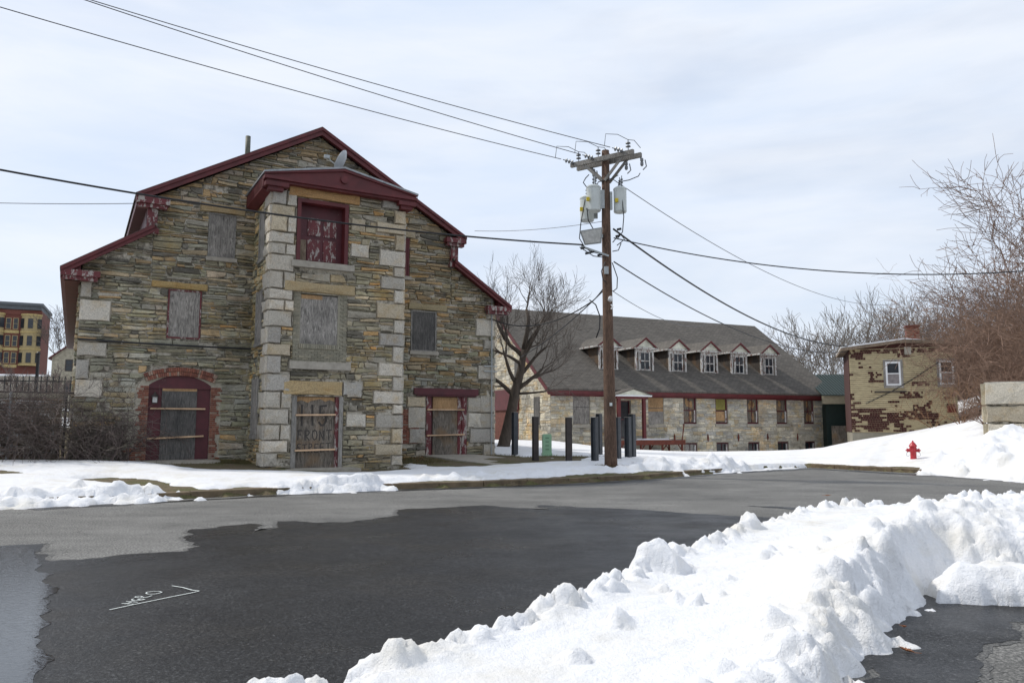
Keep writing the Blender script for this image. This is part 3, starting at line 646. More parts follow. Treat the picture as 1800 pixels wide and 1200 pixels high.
def bricks(mb, rect, to3, seed, mi, cols, bw=.205, bh=.066, ragged_l=0, ragged_r=0, dep=.07, holes_=()):
    rnd = random.Random(seed); z = rect[2]; k = 0
    while z < rect[3]-.03:
        a = rect[0]+rnd.uniform(0, ragged_l); b = rect[1]-rnd.uniform(0, ragged_r); x = a - (bw/2 if k % 2 else 0)
        while x < b-.03:
            x0_, x1_ = max(a, x), min(b, x+bw-.012)
            if x1_-x0_ > .03 and not any(x1_ > h[0] and x0_ < h[1] and z+bh > h[2] and z < h[3] for h in holes_):
                c = pal(cols, rnd); d_ = dep*rnd.uniform(.9, 1.05)
                P = [to3(x0_, z, d_), to3(x1_, z, d_), to3(x1_, z+bh-.012, d_), to3(x0_, z+bh-.012, d_)]; Q = [to3(x0_, z, 0), to3(x1_, z, 0), to3(x1_, z+bh-.012, 0), to3(x0_, z+bh-.012, 0)]
                mb.add(P+Q, [(0, 1, 2, 3), (0, 4, 5, 1), (1, 5, 6, 2), (2, 6, 7, 3), (3, 7, 4, 0)], mi, c)
            x += bw
        z += bh; k += 1
BR = [((.23, .085, .055), 4), ((.18, .07, .05), 3), ((.28, .12, .08), 2), ((.3, .21, .16), 1.5)]
bricks(mb, patch, front, 4, 3, BR, ragged_r=.3); blk.append((10.3, 11.0, .95, 2.2))
zr = rubble(mb, 0, WB, .2, 6.3, front, blk, 11, None, palf=main_pal)
rubble(mb, 0, 1.93, zr, 8.0, front, blk, 16, pieces[0], palf=main_pal)
rubble(mb, 1.93, 12.46, zr, 12.0, front, blk, 12, pieces[1], palf=main_pal)
rubble(mb, 12.46, WB, zr, 8.0, front, blk, 13, pieces[2], palf=main_pal)
def leftside(y, z, d): return (-d, LEN-y, z)
rubble(mb, 0, LEN, .2, 6.3, leftside, [], 14, hr=(.15, .35), lr=(.4, 1.2), palf=main_pal)
def rightside(y, z, d): return (WB+d, y, z)
rubble(mb, 0, LEN, .2, 6.3, rightside, [], 15, hr=(.15, .35), lr=(.4, 1.2), palf=main_pal)
wall = mb.build('wall', ['rubble_stone', 'mortar', 'granite_block', 'brick_face'], SB)

# roofs: monitor and side sheds, slopes as slabs
def slab(mb, p0, p1, y0, y1, t, mi=0):     # slab between (x,z) points, top surface on the line
    (xa, za), (xb, zb) = p0, p1
    mb.add([(xa, y0, za), (xb, y0, zb), (xb, y1, zb), (xa, y1, za), (xa, y0, za-t), (xb, y0, zb-t), (xb, y1, zb-t), (xa, y1, za-t)],
           [(0, 1, 2, 3), (7, 6, 5, 4), (0, 4, 5, 1), (1, 5, 6, 2), (2, 6, 7, 3), (3, 7, 4, 0)], mi)
def uvroof(v): return (v[1], math.hypot(v[0]-7.2, v[2]-12.2))
mb = MB(); F = -.38; Bk = LEN+.3
for a, b in [((-.58, 6.36), (1.98, 8.02)), ((1.35, 8.92), (7.2, 12.22)), ((7.2, 12.22), (12.96, 8.92)), ((12.42, 8.02), (14.97, 6.36))]: slab(mb, a, b, F, Bk, .07)
mb.build('roof', 'shingle_roof', SB, uvf=uvroof)
def rake(name, a, b, drop, m='red_paint', y0=F-.03, y1=F+.02, soff=True):
    (xa, za), (xb, zb) = a, b; mb = MB()
    mb.prism([(xa, za-.05), (xb, zb-.05), (xb, zb-.05-drop), (xa, za-.05-drop)], y0, y1-.001)
    mb.prism([(xa, za-.02), (xb, zb-.02), (xb, zb-.14), (xa, za-.14)], y0-.05, y0-.001)
    if soff: mb.prism([(xa, za-.10), (xb, zb-.10), (xb, zb-.22), (xa, za-.22)], y1, -.1)      # soffit under the overhang
    return mb.build(name, m, SB)
rake('rake_board', (-.56, 6.36), (1.93, 7.98), .22); rake('rake_board', (1.37, 8.92), (7.2, 12.2), .25); rake('rake_board', (7.2, 12.2), (12.94, 8.92), .25); rake('rake_board', (12.46, 7.98), (14.95, 6.36), .22)
mb = MB()   # eaves boxes with soffits running back
for sgn, xe, xw in ((-1, -.56, -.03), (1, 14.95, WB+.03)):
    mb.prism([(xe, 6.27), (xe, 6.05), (xe-sgn*.12, 5.98), (xw, 5.98), (xw, 6.5)], -.28, LEN)
mb.build('eaves', 'red_paint', SB)
mb = MB()   # clerestory eaves and red clapboard wall
mb.prism([(1.4, 8.85), (1.4, 8.6), (1.8, 8.55), (1.8, 8.95)], -.25, LEN); mb.prism([(12.92, 8.85), (12.92, 8.6), (12.58, 8.55), (12.58, 8.95)], -.25, LEN)
mb.box(1.72, 1.86, .2, LEN-.2, 7.85, 8.58); mb.box(12.53, 12.67, .2, LEN-.2, 7.85, 8.58)
mb.build('clerestory', 'dark_red_paint', SB)
for x0_, x1_, z0_, z1_ in ((-.56, .5, 5.98, 6.28), (1.38, 2.35, 8.5, 8.83), (13.9, 14.95, 5.98, 6.28), (12.1, 12.94, 8.5, 8.8)):
    mb = MB(); mb.box(x0_, x1_, -.42, -.1, z0_+.12, z1_); mb.box(x0_+.06, x1_-.06, -.34, -.1, z0_, z0_+.119); mb.build('cornice_return', 'worn_red_paint', SB)
for x0_, x1_ in ((1.72, 2.02), (12.38, 12.68)):
    mb = MB(); mb.box(x0_, x1_, -.22, -.05, 7.88, 8.49); mb.box(x0_-.05, x1_+.05, -.26, -.05, 7.7, 7.87); mb.build('corner_post', 'worn_red_paint', SB)
mb = MB(); mb.tube([(4.95, 1.2, 10.8), (4.95, 1.2, 11.96)], .09, 10); mb.tube([(4.95, 1.2, 11.15), (4.95, 1.2, 11.24)], .105, 10); mb.build('vent_pipe', 'weathered_pipe', SB, True)
mb = MB(); mb.tube([(14.2, -.16, .5), (14.2, -.16, 6.0)], .025, 6); mb.tube([(14.2, -.16, 5.5), (14.2, -.16, 7.2)], .012, 5)
mb.box(13.85, 14.45, -.17, -.13, 3.7, 3.74); mb.box(13.85, 14.45, -.17, -.13, 3.9, 3.94); mb.build('conduit', 'galvanised', SB)
mb = MB(); mb.tube([(0, -.13, 4.22), (1.2, -.14, 4.18), (3, -.14, 4.16), (5.1, -.14, 4.15)], .03, 5); mb.build('cable_line', 'dark_rubber', SB)

def boarded(x0, x1, z0, z1, mat, y=.0, lintel=None, sill=True, frame=None, parent=SB, ydep=0, label=None, lmat='granite_block', lcol=(.38, .27, .13), sillx=.06):
    mb = MB(); mb.box(x0, x1, y-.025, y, z0, z1); w = mb.build('boarded_window', mat, parent)
    if label: w['label'] = label
    mb = MB(); t = .05
    for b in ((x0, x0+t, z0, z1), (x1-t, x1, z0, z1), (x0+t, x1-t, z1-t, z1), (x0+t, x1-t, z0, z0+t)): mb.box(b[0], b[1], y-.05, y-.0251, b[2], b[3])
    mb.build('frame', frame or 'grey_timber', w)
    if lintel:
        r_ = random.Random(int(x0*100)); mb = MB(); block(mb, lintel[0], lintel[1], lintel[2], lintel[3], lambda x, z, d: (x, ydep-d, z), .11, r_, lcol, 0, 5)
        mb.build('lintel', lmat, w)
    if sill: mb = MB(); mb.box(x0-sillx, x1+sillx, ydep-.16, ydep+.1, z0-.13, z0-.003); mb.build('sill', 'concrete', w)
    return w
boarded(3.59, 4.45, 7.16, 8.66, 'grey_plywood', lintel=(3.3, 4.75, 8.68, 8.98), lcol=(.36, .27, .15))
boarded(2.46, 3.47, 4.39, 5.98, 'grey_plywood', lintel=(1.95, 3.65, 6.0, 6.22), lcol=(.4, .28, .12), frame='worn_red_paint', sill=False)
boarded(9.75, 10.72, 7.17, 8.64, 'red_paint', lintel=(9.5, 10.95, 8.66, 8.95), lcol=(.38, .32, .22), frame='red_paint')
boarded(10.83, 11.87, 4.38, 5.92, 'dark_plywood', lintel=(10.7, 12.3, 5.95, 6.2), lcol=(.33, .27, .16))

# arched door on the left
D = MB(); D.box(2.03, 3.87, .03, .08, .3, 2.86)
door = D.build('boarded_door', 'dark_red_paint', SB); door['label'] = 'boarded door under a brick arch with two pale timber bars'
mb = MB(); mb.box(2.42, 3.46, -.02, .029, .5, 2.8); mb.build('plywood', 'dark_plywood', door)
mb = MB(); mb.box(2.43, 3.45, -.026, -.0205, 2.7, 2.8); mb.build('bare_strip', 'warm_plywood', door)
for a, b, za, zb in ((2.1, 3.72, 2.14, 2.14), (2.05, 3.7, 1.2, 1.27)): mb = MB(); mb.bar((a, -.05, za), (b, -.05, zb), .05, .1, 0, (0, 1, 0)); mb.build('timber_bar', 'pine_bar', door)
arcp = [(2.0+1.9*i/16, 2.86+.36*math.sin(math.pi*i/16)**.85) for i in range(17)]
mb = MB(); mb.prism([(2.0, 2.78)]+arcp+[(3.9, 2.78)], -.03, .02); mb.build('arch_panel', 'dark_red_paint', door)
mb = MB()
bricks(mb, (1.68, 2.03, .35, 2.86), front, 21, 0, BR, ragged_l=.16); bricks(mb, (3.87, 4.22, .4, 2.86), front, 22, 0, BR, ragged_r=.22); bricks(mb, (1.35, 1.75, .4, .95), front, 23, 0, BR, ragged_l=.3)
rnd = random.Random(2)
for ring in (0, 1):
    n = 34; cx, cz = 2.95, .55; R0 = 2.52+ring*.14; a0 = rad(66.5)
    for i in range(n):
        t0 = a0+(math.pi-2*a0)*i/n; t1 = a0+(math.pi-2*a0)*(i+.86)/n; P = []
        for t, r_ in ((t0, R0), (t1, R0), (t1, R0+.125), (t0, R0+.125)): P.append((cx+math.cos(t)*r_, cz+.12+math.sin(t)*r_))
        c = pal(BR, rnd); mb.add([(x, -.13, z) for x, z in P]+[(x, 0, z) for x, z in P], [(3, 2, 1, 0), (0, 1, 5, 4), (1, 2, 6, 5), (2, 3, 7, 6), (3, 0, 4, 7)], 0, c)
mb.box(1.4, 2.03, -.045, -.001, .35, 2.9, 1); mb.box(3.87, 4.2, -.045, -.001, .35, 2.9, 1)
mb.prism([(cx-1.2, 2.8), (cx-1.25, 2.95), (cx-.6, 3.32), (cx, 3.42), (cx+.6, 3.32), (cx+1.25, 2.95), (cx+1.2, 2.8)], -.025, -.001, 1)
mb.build('brick_surround', ['brick_face', 'pale_mortar'], door)
mb = MB(); mb.box(2.14, 2.28, -.16, -.03, 2.33, 2.5); lg = mb.build('lantern_glass', 'lamp_glass', SB)
mb = MB(); mb.lathe([(.12, 0), (.1, .05), (.04, .1), (.012, .16)], (2.21, -.1, 2.5), 8); mb.bar((2.21, -.1, 2.66), (2.21, 0, 2.66), .02, .02); mb.box(2.13, 2.29, -.18, -.02, 2.30, 2.325); mb.box(2.128, 2.142, -.175, -.155, 2.32, 2.51); mb.box(2.278, 2.292, -.175, -.155, 2.32, 2.51); lg.parent = mb.build('lantern', 'brown_steel', SB)
# right door
D = MB(); D.box(11.49, 13.17, .06, .1, .3, 2.75); door2 = D.build('boarded_door', 'dark_red_paint', SB); door2['label'] = 'boarded door below a flat dark red lintel board'
mb = MB(); mb.box(11.78, 12.8, 0, .059, .5, 2.2); mb.build('plywood', 'brown_plywood', door2)
mb = MB(); mb.box(11.78, 12.8, 0, .059, 2.201, 2.68); mb.build('bare_strip', 'warm_plywood', door2)
mb = MB(); mb.box(11.49, 11.68, -.06, .0599, .45, 2.74); mb.build('door_jamb', 'worn_red_paint', door2); mb = MB(); mb.box(12.981, 13.17, -.06, .0599, .45, 2.74); mb.box(12.8, 12.98, -.02, .0595, .45, 2.74); mb.build('door_jamb', 'worn_red_paint', door2)
mb = MB(); mb.box(10.95, 13.62, -.17, -.07, 2.76, 3.0); mb.box(11.05, 13.55, -.13, -.07, 2.7, 2.759); mb.build('lintel_board', 'dark_red_paint', door2)
for za, zb in ((2.2, 2.21), (1.24, 1.27)): mb = MB(); mb.bar((11.5, -.09, za), (13.05, -.09, zb), .045, .1, 0, (0, 1, 0)); mb.build('timber_bar', 'pine_bar', door2)

# ---- hoist tower
TX0, TX1, TY = 5.12, 9.43, -2.6
def tf(x, z, d): return (x, TY-d, z)
holes = [(5.88, 7.5, .27, 2.52), (5.84, 7.56, 3.6, 5.78), (5.86, 7.53, 6.78, 8.82)]
mb = MB(); holed_wall(mb, [[(TX0, -.5), (TX1, -.5), (TX1, 9.55), (TX0, 9.55)]], holes, TY, .4, 1)
mb.add([(TX0, TY, -.5), (TX0, 0, -.5), (TX0, 0, 9.6), (TX0, TY, 9.6)], [(0, 1, 2, 3)], 1); mb.add([(TX1, TY, -.5), (TX1, 0, -.5), (TX1, 0, 9.6), (TX1, TY, 9.6)], [(3, 2, 1, 0)], 1)
rnd = random.Random(31); blk = list(holes)+[(5.58, 8.15, 2.55, 3.02), (5.5, 7.8, 5.8, 6.12), (5.55, 7.9, 8.85, 9.17), (5.7, 7.72, 6.55, 6.78), (5.72, 7.7, 3.33, 3.6)]
sideblk = []
def quoin_stack(mb, z0, z1, seed, xl, sgn, wide, narrow, lim):
    r_ = random.Random(seed); z = z0; k = 0
    while z < z1-.15:
        h = r_.uniform(.33, .6); h = min(h, z1-z); w = (wide if k % 2 else narrow)*r_.uniform(.85, 1.1)
        w = min(w, lim)
        a, b = (xl, xl+w) if sgn > 0 else (xl-w, xl)
        yield a, b, z+.008, z+h-.008, k; z += h; k += 1
for a, b, c_, d_, k in quoin_stack(mb, .35, 9.15, 41, TX0-.06, 1, .8, .45, .72):
    block(mb, a, b, c_, d_, tf, .11, rnd, pal(GRAN, rnd), 2, 3); blk.append((a, b, c_, d_))
    if b < 5.8 and rnd.random() < .75 and not (2.3 < c_ < 3.3): block(mb, b+.015, 5.84 if b < 5.78 else b+.02, c_, d_, tf, .1, rnd, pal(GRAN, rnd), 2, 2); blk.append((b, 5.84, c_, d_))
    w = .75 if k % 2 == 0 else .4
    P = lambda s_, z, d: (TX0-d, s_, z)
    block(mb, TY-.06, TY+w, c_, d_, lambda s_, z, d: (TX0-d, TY+(TY+w)-s_-.06, z), .11, rnd, pal(GRAN, rnd), 2, 3); sideblk.append((TY, TY+w, c_, d_))
for a, b, c_, d_, k in quoin_stack(mb, .3, 9.15, 43, TX1+.06, -1, .95, .34, 1.15):
    block(mb, a, b, c_, d_, tf, .11, rnd, pal(GRAN, rnd), 2, 3); blk.append((a, b, c_, d_))
    block(mb, TY-.06, TY+(.4 if k % 2 else .7), c_, d_, lambda s_, z, d: (TX1+d, s_, z), .11, rnd, pal(GRAN, rnd), 2, 3)
for (a, b, c_, d_) in [(7.62, 8.25, 7.1, 7.55), (7.62, 8.1, 7.95, 8.4), (7.6, 8.25, 1.55, 1.98), (7.6, 8.1, 2.5, 2.95)]: block(mb, a, b, c_, d_, tf, .1, rnd, pal(GRAN, rnd), 2, 3); blk.append((a, b, c_, d_))
def tower_pal(x, z, r_):
    if r_.random() < .12: return pal([((.38, .24, .11), 1), ((.36, .29, .19), 1)], r_)
    return pal([((.205, .185, .13), 4), ((.24, .215, .145), 4), ((.3, .26, .18), 2.5), ((.265, .24, .19), 3), ((.11, .10, .078), 1.6), ((.26, .205, .125), 1.3)], r_)
rubble(mb, TX0, TX1, .2, 9.5, tf, blk, 51, palf=tower_pal)
sw = [(-1.78, -1.0, 7.0, 8.6), (-1.81, -.9, 4.25, 5.95), (-1.63, -.7, 1.3, 3.1)]
rubble(mb, TY, 0, .2, 9.6, lambda s_, z, d: (TX0-d, s_, z), sideblk+sw, 52, palf=lambda x, z, r_: pal([((.36, .3, .19), 3), ((.3, .27, .18), 3), ((.24, .22, .15), 2), ((.4, .28, .14), 1.5), ((.12, .12, .1), 1)], r_), lr=(.15, .5))  # left side: sunlit look put into lighter, yellower stone colours
rubble(mb, TY, 0, .2, 9.6, lambda s_, z, d: (TX1+d, s_, z), [], 53, lr=(.15, .5))
tower = mb.build('tower_wall', ['rubble_stone', 'mortar', 'granite_block'], SB)
for a, b, c_, d_ in sw:
    mb = MB(); mb.box(TX0-.05, TX0-.01, a, b, c_, d_); w = mb.build('boarded_window', 'grey_plywood', SB)
    mb = MB(); mb.box(TX0-.1, TX0-.002, a, a+.06, c_, d_); mb.box(TX0-.1, TX0-.002, b-.06, b, c_, d_); mb.box(TX0-.12, TX0-.002, a-.05, b+.05, c_-.12, c_-.002); mb.build('frame', 'grey_timber', w)
# loft door
mb = MB(); mb.box(5.86, 7.53, TY+.30, TY+.36, 6.78, 8.82); ld = mb.build('loft_door', 'dark_red_paint', SB); ld['label'] = 'recessed red panelled hoist door high in the tower, paint flaking'
mb = MB()
for i in range(2):
    for (za, zb) in ((6.9, 7.6), (7.72, 8.3)):
        xa = 6.28+i*.52; mb.box(xa, xa+.42, TY+.27, TY+.2999, za, zb)
mb.build('door_panels', 'worn_red_paint', ld)
mb = MB(); mb.box(5.95, 6.24, TY+.26, TY+.2999, 6.8, 7.55); mb.build('patch_board', 'bare_wood', ld)
mb = MB(); mb.box(5.86, 5.98, TY-.06, TY+.29, 6.78, 8.82); mb.box(7.41, 7.53, TY-.06, TY+.29, 6.78, 8.82); mb.box(5.981, 7.409, TY-.06, TY+.29, 8.7, 8.82); mb.build('frame', 'red_paint', ld)
def tlintel(x0, x1, z0, z1, col, n, par):
    mb = MB(); r_ = random.Random(n); block(mb, x0, x1, z0, z1, tf, .12, r_, col, 0, 6); mb.build('lintel', 'granite_block', par)
tlintel(5.55, 7.9, 8.85, 9.17, (.42, .25, .11), 1, ld)
mb = MB(); mb.box(5.7, 7.72, TY-.2, TY+.28, 6.58, 6.779); mb.build('sill', 'concrete', ld)
# middle bricked-in window
TB = [((.27, .25, .19), 3), ((.24, .225, .17), 2), ((.3, .27, .2), 1)]
mb = MB(); mb.box(6.06, 7.26, TY+.02, TY+.05, 4.17, 5.73); mw = mb.build('boarded_window', 'grey_plywood', SB); mw['label'] = 'plywood sheet set in a grey painted brick infill'
mb = MB(); mb.box(6.08, 6.75, TY+.014, TY+.0199, 5.6, 5.73); mb.build('bare_strip', 'warm_plywood', mw)
mb = MB(); bricks(mb, (5.84, 7.56, 3.6, 5.78), tf, 61, 0, TB, .2, .065, holes_=[(6.06, 7.26, 4.17, 5.8)], dep=.03); bricks(mb, (6.02, 7.3, 4.02, 4.17), tf, 62, 0, TB, .065, .15, dep=.07)
holed_wall(mb, [[(5.84, 3.6), (7.56, 3.6), (7.56, 5.78), (5.84, 5.78)]], [(6.06, 7.26, 4.17, 5.76)], TY-.001, .08, 1); mb.build('brick_infill', ['brick_face', 'tan_brick_paint'], mw)
mb = MB(); mb.box(5.74, 7.68, TY-.17, TY+.1, 3.36, 3.598); mb.build('sill', 'concrete', mw); tlintel(5.5, 7.8, 5.8, 6.12, (.4, .31, .18), 3, mw)
# 115 FRONT STREET door
mb = MB(); mb.box(5.88, 7.5, TY+.10, TY+.14, .27, 2.52); fd = mb.build('boarded_door', 'brown_plywood', SB); fd['label'] = 'tall tower door boarded with weathered plywood and painted 115 FRONT STREET'
mb = MB(); mb.box(5.88, 6.03, TY-.03, TY+.09, .25, 2.52); mb.build('door_jamb', 'grey_timber', fd); mb = MB(); mb.box(7.38, 7.5, TY-.03, TY+.09, .25, 2.52); mb.build('door_jamb', 'grey_timber', fd)
mb = MB(); mb.box(7.27, 7.379, TY+.03, TY+.0999, .27, 2.52); mb.build('rusty_jamb', 'worn_red_paint', fd)
mb = MB(); mb.prism([(6.05, 2.5), (7.25, 2.5), (7.25, 2.36), (7.1, 2.42), (6.95, 2.36), (6.8, 2.44), (6.5, 2.38), (6.4, 2.32), (6.2, 2.4), (6.05, 2.34)], TY+.09, TY+.0999); mb.build('bare_strip', 'warm_plywood', fd)
for za in (1.93, .84): mb = MB(); mb.bar((6.0, TY-.02, za), (7.26, TY-.02, za+.02), .05, .1, 0, (0, 1, 0)); mb.build('timber_bar', 'pine_bar', fd)
def letters(name, txt, size, x, z, y, mat, parent, sx=1.0, off=.004, sp=1.0):
    cu = bpy.data.curves.new(name, 'FONT'); cu.body = txt; cu.size = size; cu.extrude = .0015; cu.offset = off; cu.space_character = sp
    t = bpy.data.objects.new(name, cu); C.collection.objects.link(t); bpy.context.view_layer.update()
    me = bpy.data.meshes.new_from_object(t.evaluated_get(bpy.context.evaluated_depsgraph_get())); bpy.data.objects.remove(t)
    ob = bpy.data.objects.new(name, me); C.collection.objects.link(ob); me.materials.clear(); me.materials.append(M[mat])
    ob.parent = parent; ob.rotation_euler = (rad(90), 0, 0); ob.location = (x, y, z); ob.scale = (sx, 1, 1); return ob
GL = {'1': [[(.45, 1), (.5, 0)]], '5': [[(.85, 1), (.2, .98), (.17, .56), (.5, .62), (.8, .48), (.84, .25), (.6, .03), (.3, .02), (.1, .16)]], 'F': [[(.12, 0), (.15, 1), (.8, .98)], [(.14, .55), (.62, .56)]],
      'R': [[(.12, 0), (.14, 1), (.6, .98), (.78, .78), (.6, .55), (.15, .5), (.8, .0)]], 'O': [[(.5, 1), (.2, .85), (.1, .5), (.22, .12), (.5, 0), (.78, .14), (.88, .5), (.76, .86), (.5, 1)]], 'N': [[(.12, 0), (.13, 1), (.8, .02), (.84, 1)]],
      'T': [[(.05, .97), (.95, 1)], [(.5, .98), (.48, 0)]], 'S': [[(.85, .9), (.5, 1), (.2, .85), (.25, .6), (.7, .42), (.8, .2), (.5, 0), (.12, .1)]], 'E': [[(.82, .98), (.15, 1), (.13, 0), (.8, .02)], [(.14, .52), (.66, .52)]]}
def brush(txt, x, z, w, h, adv, th, name):
    r_ = random.Random(len(txt)*7+int(h*100)); mb = MB()
    for k, ch in enumerate(txt):
        ox = x+k*adv; oz = z+r_.uniform(-.02, .02)
        for n_, st_ in enumerate(GL[ch]):
            P = [(ox+a*w+r_.uniform(-.006, .006), oz+b*h+r_.uniform(-.006, .006)) for a, b in st_]
            for m_, ((ax, az), (bx, bz)) in enumerate(zip(P, P[1:])):
                l = math.hypot(bx-ax, bz-az)+1e-6; nx, nz = -(bz-az)/l*th/2, (bx-ax)/l*th/2; ex, ez = (bx-ax)/l*th*.3, (bz-az)/l*th*.3; y = TY+.0985-.0002*m_-.002*n_
                mb.add([(ax+nx-ex, y, az+nz-ez), (bx+nx+ex, y, bz+nz+ez), (bx-nx+ex, y, bz-nz+ez), (ax-nx-ex, y, az-nz-ez)], [(3, 2, 1, 0)])
    return mb.build(name, 'black_paint', fd)
brush('115', 6.08, 1.62, .30, .62, .33, .065, 'painted_lettering'); brush('FRONT', 6.1, 1.16, .19, .30, .225, .036, 'painted_lettering'); brush('STREET', 6.08, .78, .155, .26, .185, .03, 'painted_lettering')
tlintel(5.58, 7.45, 2.56, 3.0, (.43, .32, .17), 5, fd); tlintel(7.46, 8.1, 2.56, 3.0, (.42, .4, .36), 6, fd)
# tower roof: low pediment
TF = -3.05
mb = MB(); slab(mb, (4.72, 9.43), (7.25, 9.95), TF, .3, .06); slab(mb, (7.25, 9.95), (9.82, 9.43), TF, .3, .06); mb.build('tower_roof', 'metal_flashing', SB)
mb = MB(); mb.prism([(4.78, 9.36), (7.25, 9.88), (9.76, 9.36), (9.76, 9.30), (4.78, 9.30)], TF+.08, TF+.3)
mb.prism([(4.74, 9.41), (7.25, 9.93), (9.8, 9.41), (9.8, 9.33), (7.25, 9.80), (4.74, 9.33)], TF+.02, TF+.079)
mb.box(4.74, 9.8, TF+.02, TF+.3, 9.20, 9.299); mb.box(4.82, 9.72, TF+.1, TF+.42, 9.13, 9.199); mb.lathe([(.12, 0), (.12, .04)], (7.25, TF+.06, 9.52), 14, 0, Matrix.Rotation(rad(90), 3, 'X')); mb.build('pediment', 'red_paint', SB)
for a, b in ((4.76, 5.13), (9.42, 9.78)):
    mb = MB()
    mb.box(a, b, TF+.31, -.02, 9.02, 9.36); mb.prism([(a if a < 5 else b, 9.3), (a if a < 5 else b, 8.98), (5.0 if a < 5 else 9.55, 8.85), (5.1 if a < 5 else 9.46, 8.85), (5.1 if a < 5 else 9.46, 9.3)], TF+.44, -.03)
    mb.box((4.78 if a < 5 else 9.15), (5.5 if a < 5 else 9.76), TF+.06, TF+.42, 9.0, 9.129); mb.box((4.88 if a < 5 else 9.25), (5.35 if a < 5 else 9.66), TF+.14, TF+.44, 8.88, 8.999)
    mb.build('tower_eaves', 'red_paint', SB)
# steps
for i, (x0_, x1_, y0_, y1_, z1_) in enumerate(((1.95, 3.95, -1.2, -.02, .53), (5.6, 7.75, TY-.85, TY-.02, .3), (11.3, 13.5, -3.9, -.02, .5))):
    mb = MB(); mb.prism([(x0_, y1_), (x1_, y1_), (x1_+(.5 if i == 2 else .12), y0_), (x0_+(.5 if i == 2 else 0), y0_)], .05, z1_, 0, 'z')
    if i == 2:
        mb = MB(); mb.add([(11.3, -.02, .52), (13.5, -.02, .52), (14.6, -3.9, .32), (12.3, -3.9, .32), (11.3, -.02, 0), (13.5, -.02, 0), (14.6, -3.9, 0), (12.3, -3.9, 0)], [(0, 3, 2, 1), (4, 5, 6, 7), (0, 1, 5, 4), (1, 2, 6, 5), (2, 3, 7, 6), (3, 0, 4, 7)])
    else: mb.prism([(x0_+.15, y0_), (x1_+.25, y0_), (x1_+.3, y0_-.35), (x0_+.15, y0_-.35)], .0, z1_-.13, 0, 'z')
    o = mb.build('door_step', 'concrete', SB)
mb = MB()

# satellite dish on the tower roof
dx, dy = wB(7.05, -2.5)
SD = empty('satellite_dish', (dx, dy, 9.95), AB, 'grey satellite dish on top of the hoist tower roof, seen edge-on', 'satellite dish')
R_ = Matrix.Rotation(rad(-28), 3, 'Z') @ Matrix.Rotation(rad(-62), 3, 'Y')
mb = MB(); mb.lathe([(.02, 0), (.16, .015), (.3, .055), (.40, .10), (.405, .09), (.3, .03), (.15, -.015), (.02, -.02)], (.28, 0, .32), 22, 0, R_); mb.build('reflector', 'dish_grey', SD, True)
mb = MB(); mb.tube([(.15, 0, -.06), (.18, 0, .3)], .025, 8); mb.build('mast', 'galvanised', SD)
mb = MB(); mb.tube([(.22, 0, .1), (-.15, -.05, .3), (-.25, -.05, .42)], .018, 6); mb.box(-.36, -.18, -.1, 0, .36, .46); mb.build('feed_arm', 'galvanised', SD)

# ================================================================= LONG GRANITE MILL
LB = empty('mill_building', (OL[0], OL[1], 0), AL, 'long low granite building with six dormers on a grey shingle roof', 'building')
LW, HALF = 21.8, 7.5
wins = [(9.34, 10.34, 1.72, 3.4), (11.84, 12.83, 1.72, 3.4), (14.42, 15.38, 1.72, 3.4), (16.93, 17.89, 1.72, 3.4), (19.36, 20.3, 1.72, 3.4)]
bas = [(a, b, -.7, .55) for a, b, _, _ in wins]; brd = [(1.46, 2.59, 1.66, 3.38), (6.7, 7.83, 1.66, 3.38)]; dr_ = [(4.72, 5.45, .85, 3.1)]
H_ = wins+bas+brd+dr_
mb = MB(); holed_wall(mb, [[(0, -1.5), (LW, -1.5), (LW, 3.5), (0, 3.5)]], H_, 0, .3, 1)
def mill_pal(x, z, r_):
    return pal([((.40, .37, .30), 4), ((.34, .32, .27), 3), ((.44, .40, .31), 2), ((.37, .30, .20), 1.3), ((.30, .29, .26), 2)], r_)
rubble(mb, 0, LW, -1.3, 3.5, front, H_, 71, hr=(.16, .34), lr=(.25, .85), palf=mill_pal, wav=.006, dep=(.015, .035), gap=.008)
G = [(0, -1.5), (0, 3.5), (HALF, 9.3), (2*HALF, 3.5), (2*HALF, -1.5)]
for x in (0, LW): mb.add([(x, y, z) for y, z in G], [tuple(range(5)) if x > 0 else tuple(range(5))[::-1]], 1)
mb.add([(0, 2*HALF, -1.5), (LW, 2*HALF, -1.5), (LW, 2*HALF, 3.5), (0, 2*HALF, 3.5)], [(3, 2, 1, 0)], 1)
gh = [(1.0, 1.9, 1.7, 3.4), (4.0, 5.0, 5.6, 7.0), (4.6, 7.6, .4, 3.7), (3.6, 4.3, 1.2, 2.9)]
gh = [(1.3, 2.1, 1.66, 3.3), (3.9, 4.8, 4.2, 5.6), (4.2, 7.8, .4, 3.9)]
rubble(mb, 0, HALF, .2, 9.4, lambda s_, z, d: (-d, HALF-s_, z), [(HALF-b, HALF-a, c_, d_) for a, b, c_, d_ in gh], 72, [(0, -2), (HALF, -2), (HALF, 3.5), (0, 9.2)], hr=(.16, .34), lr=(.25, .8), palf=mill_pal, wav=.006, dep=(.015, .035), gap=.008)
rubble(mb, 0, HALF, -1, 9.4, lambda s_, z, d: (LW+d, s_, z), [], 73, [(0, -2), (HALF, -2), (HALF, 9.2), (0, 3.5)], hr=(.2, .4), lr=(.4, .9), palf=mill_pal, wav=.006, dep=(.015, .035), gap=.008)
mb.build('wall', ['rubble_stone', 'pale_mortar'], LB)
SL = (9.42-3.74)/(HALF+.4)
mb = MB(); xl, xr = -.35, LW+.42
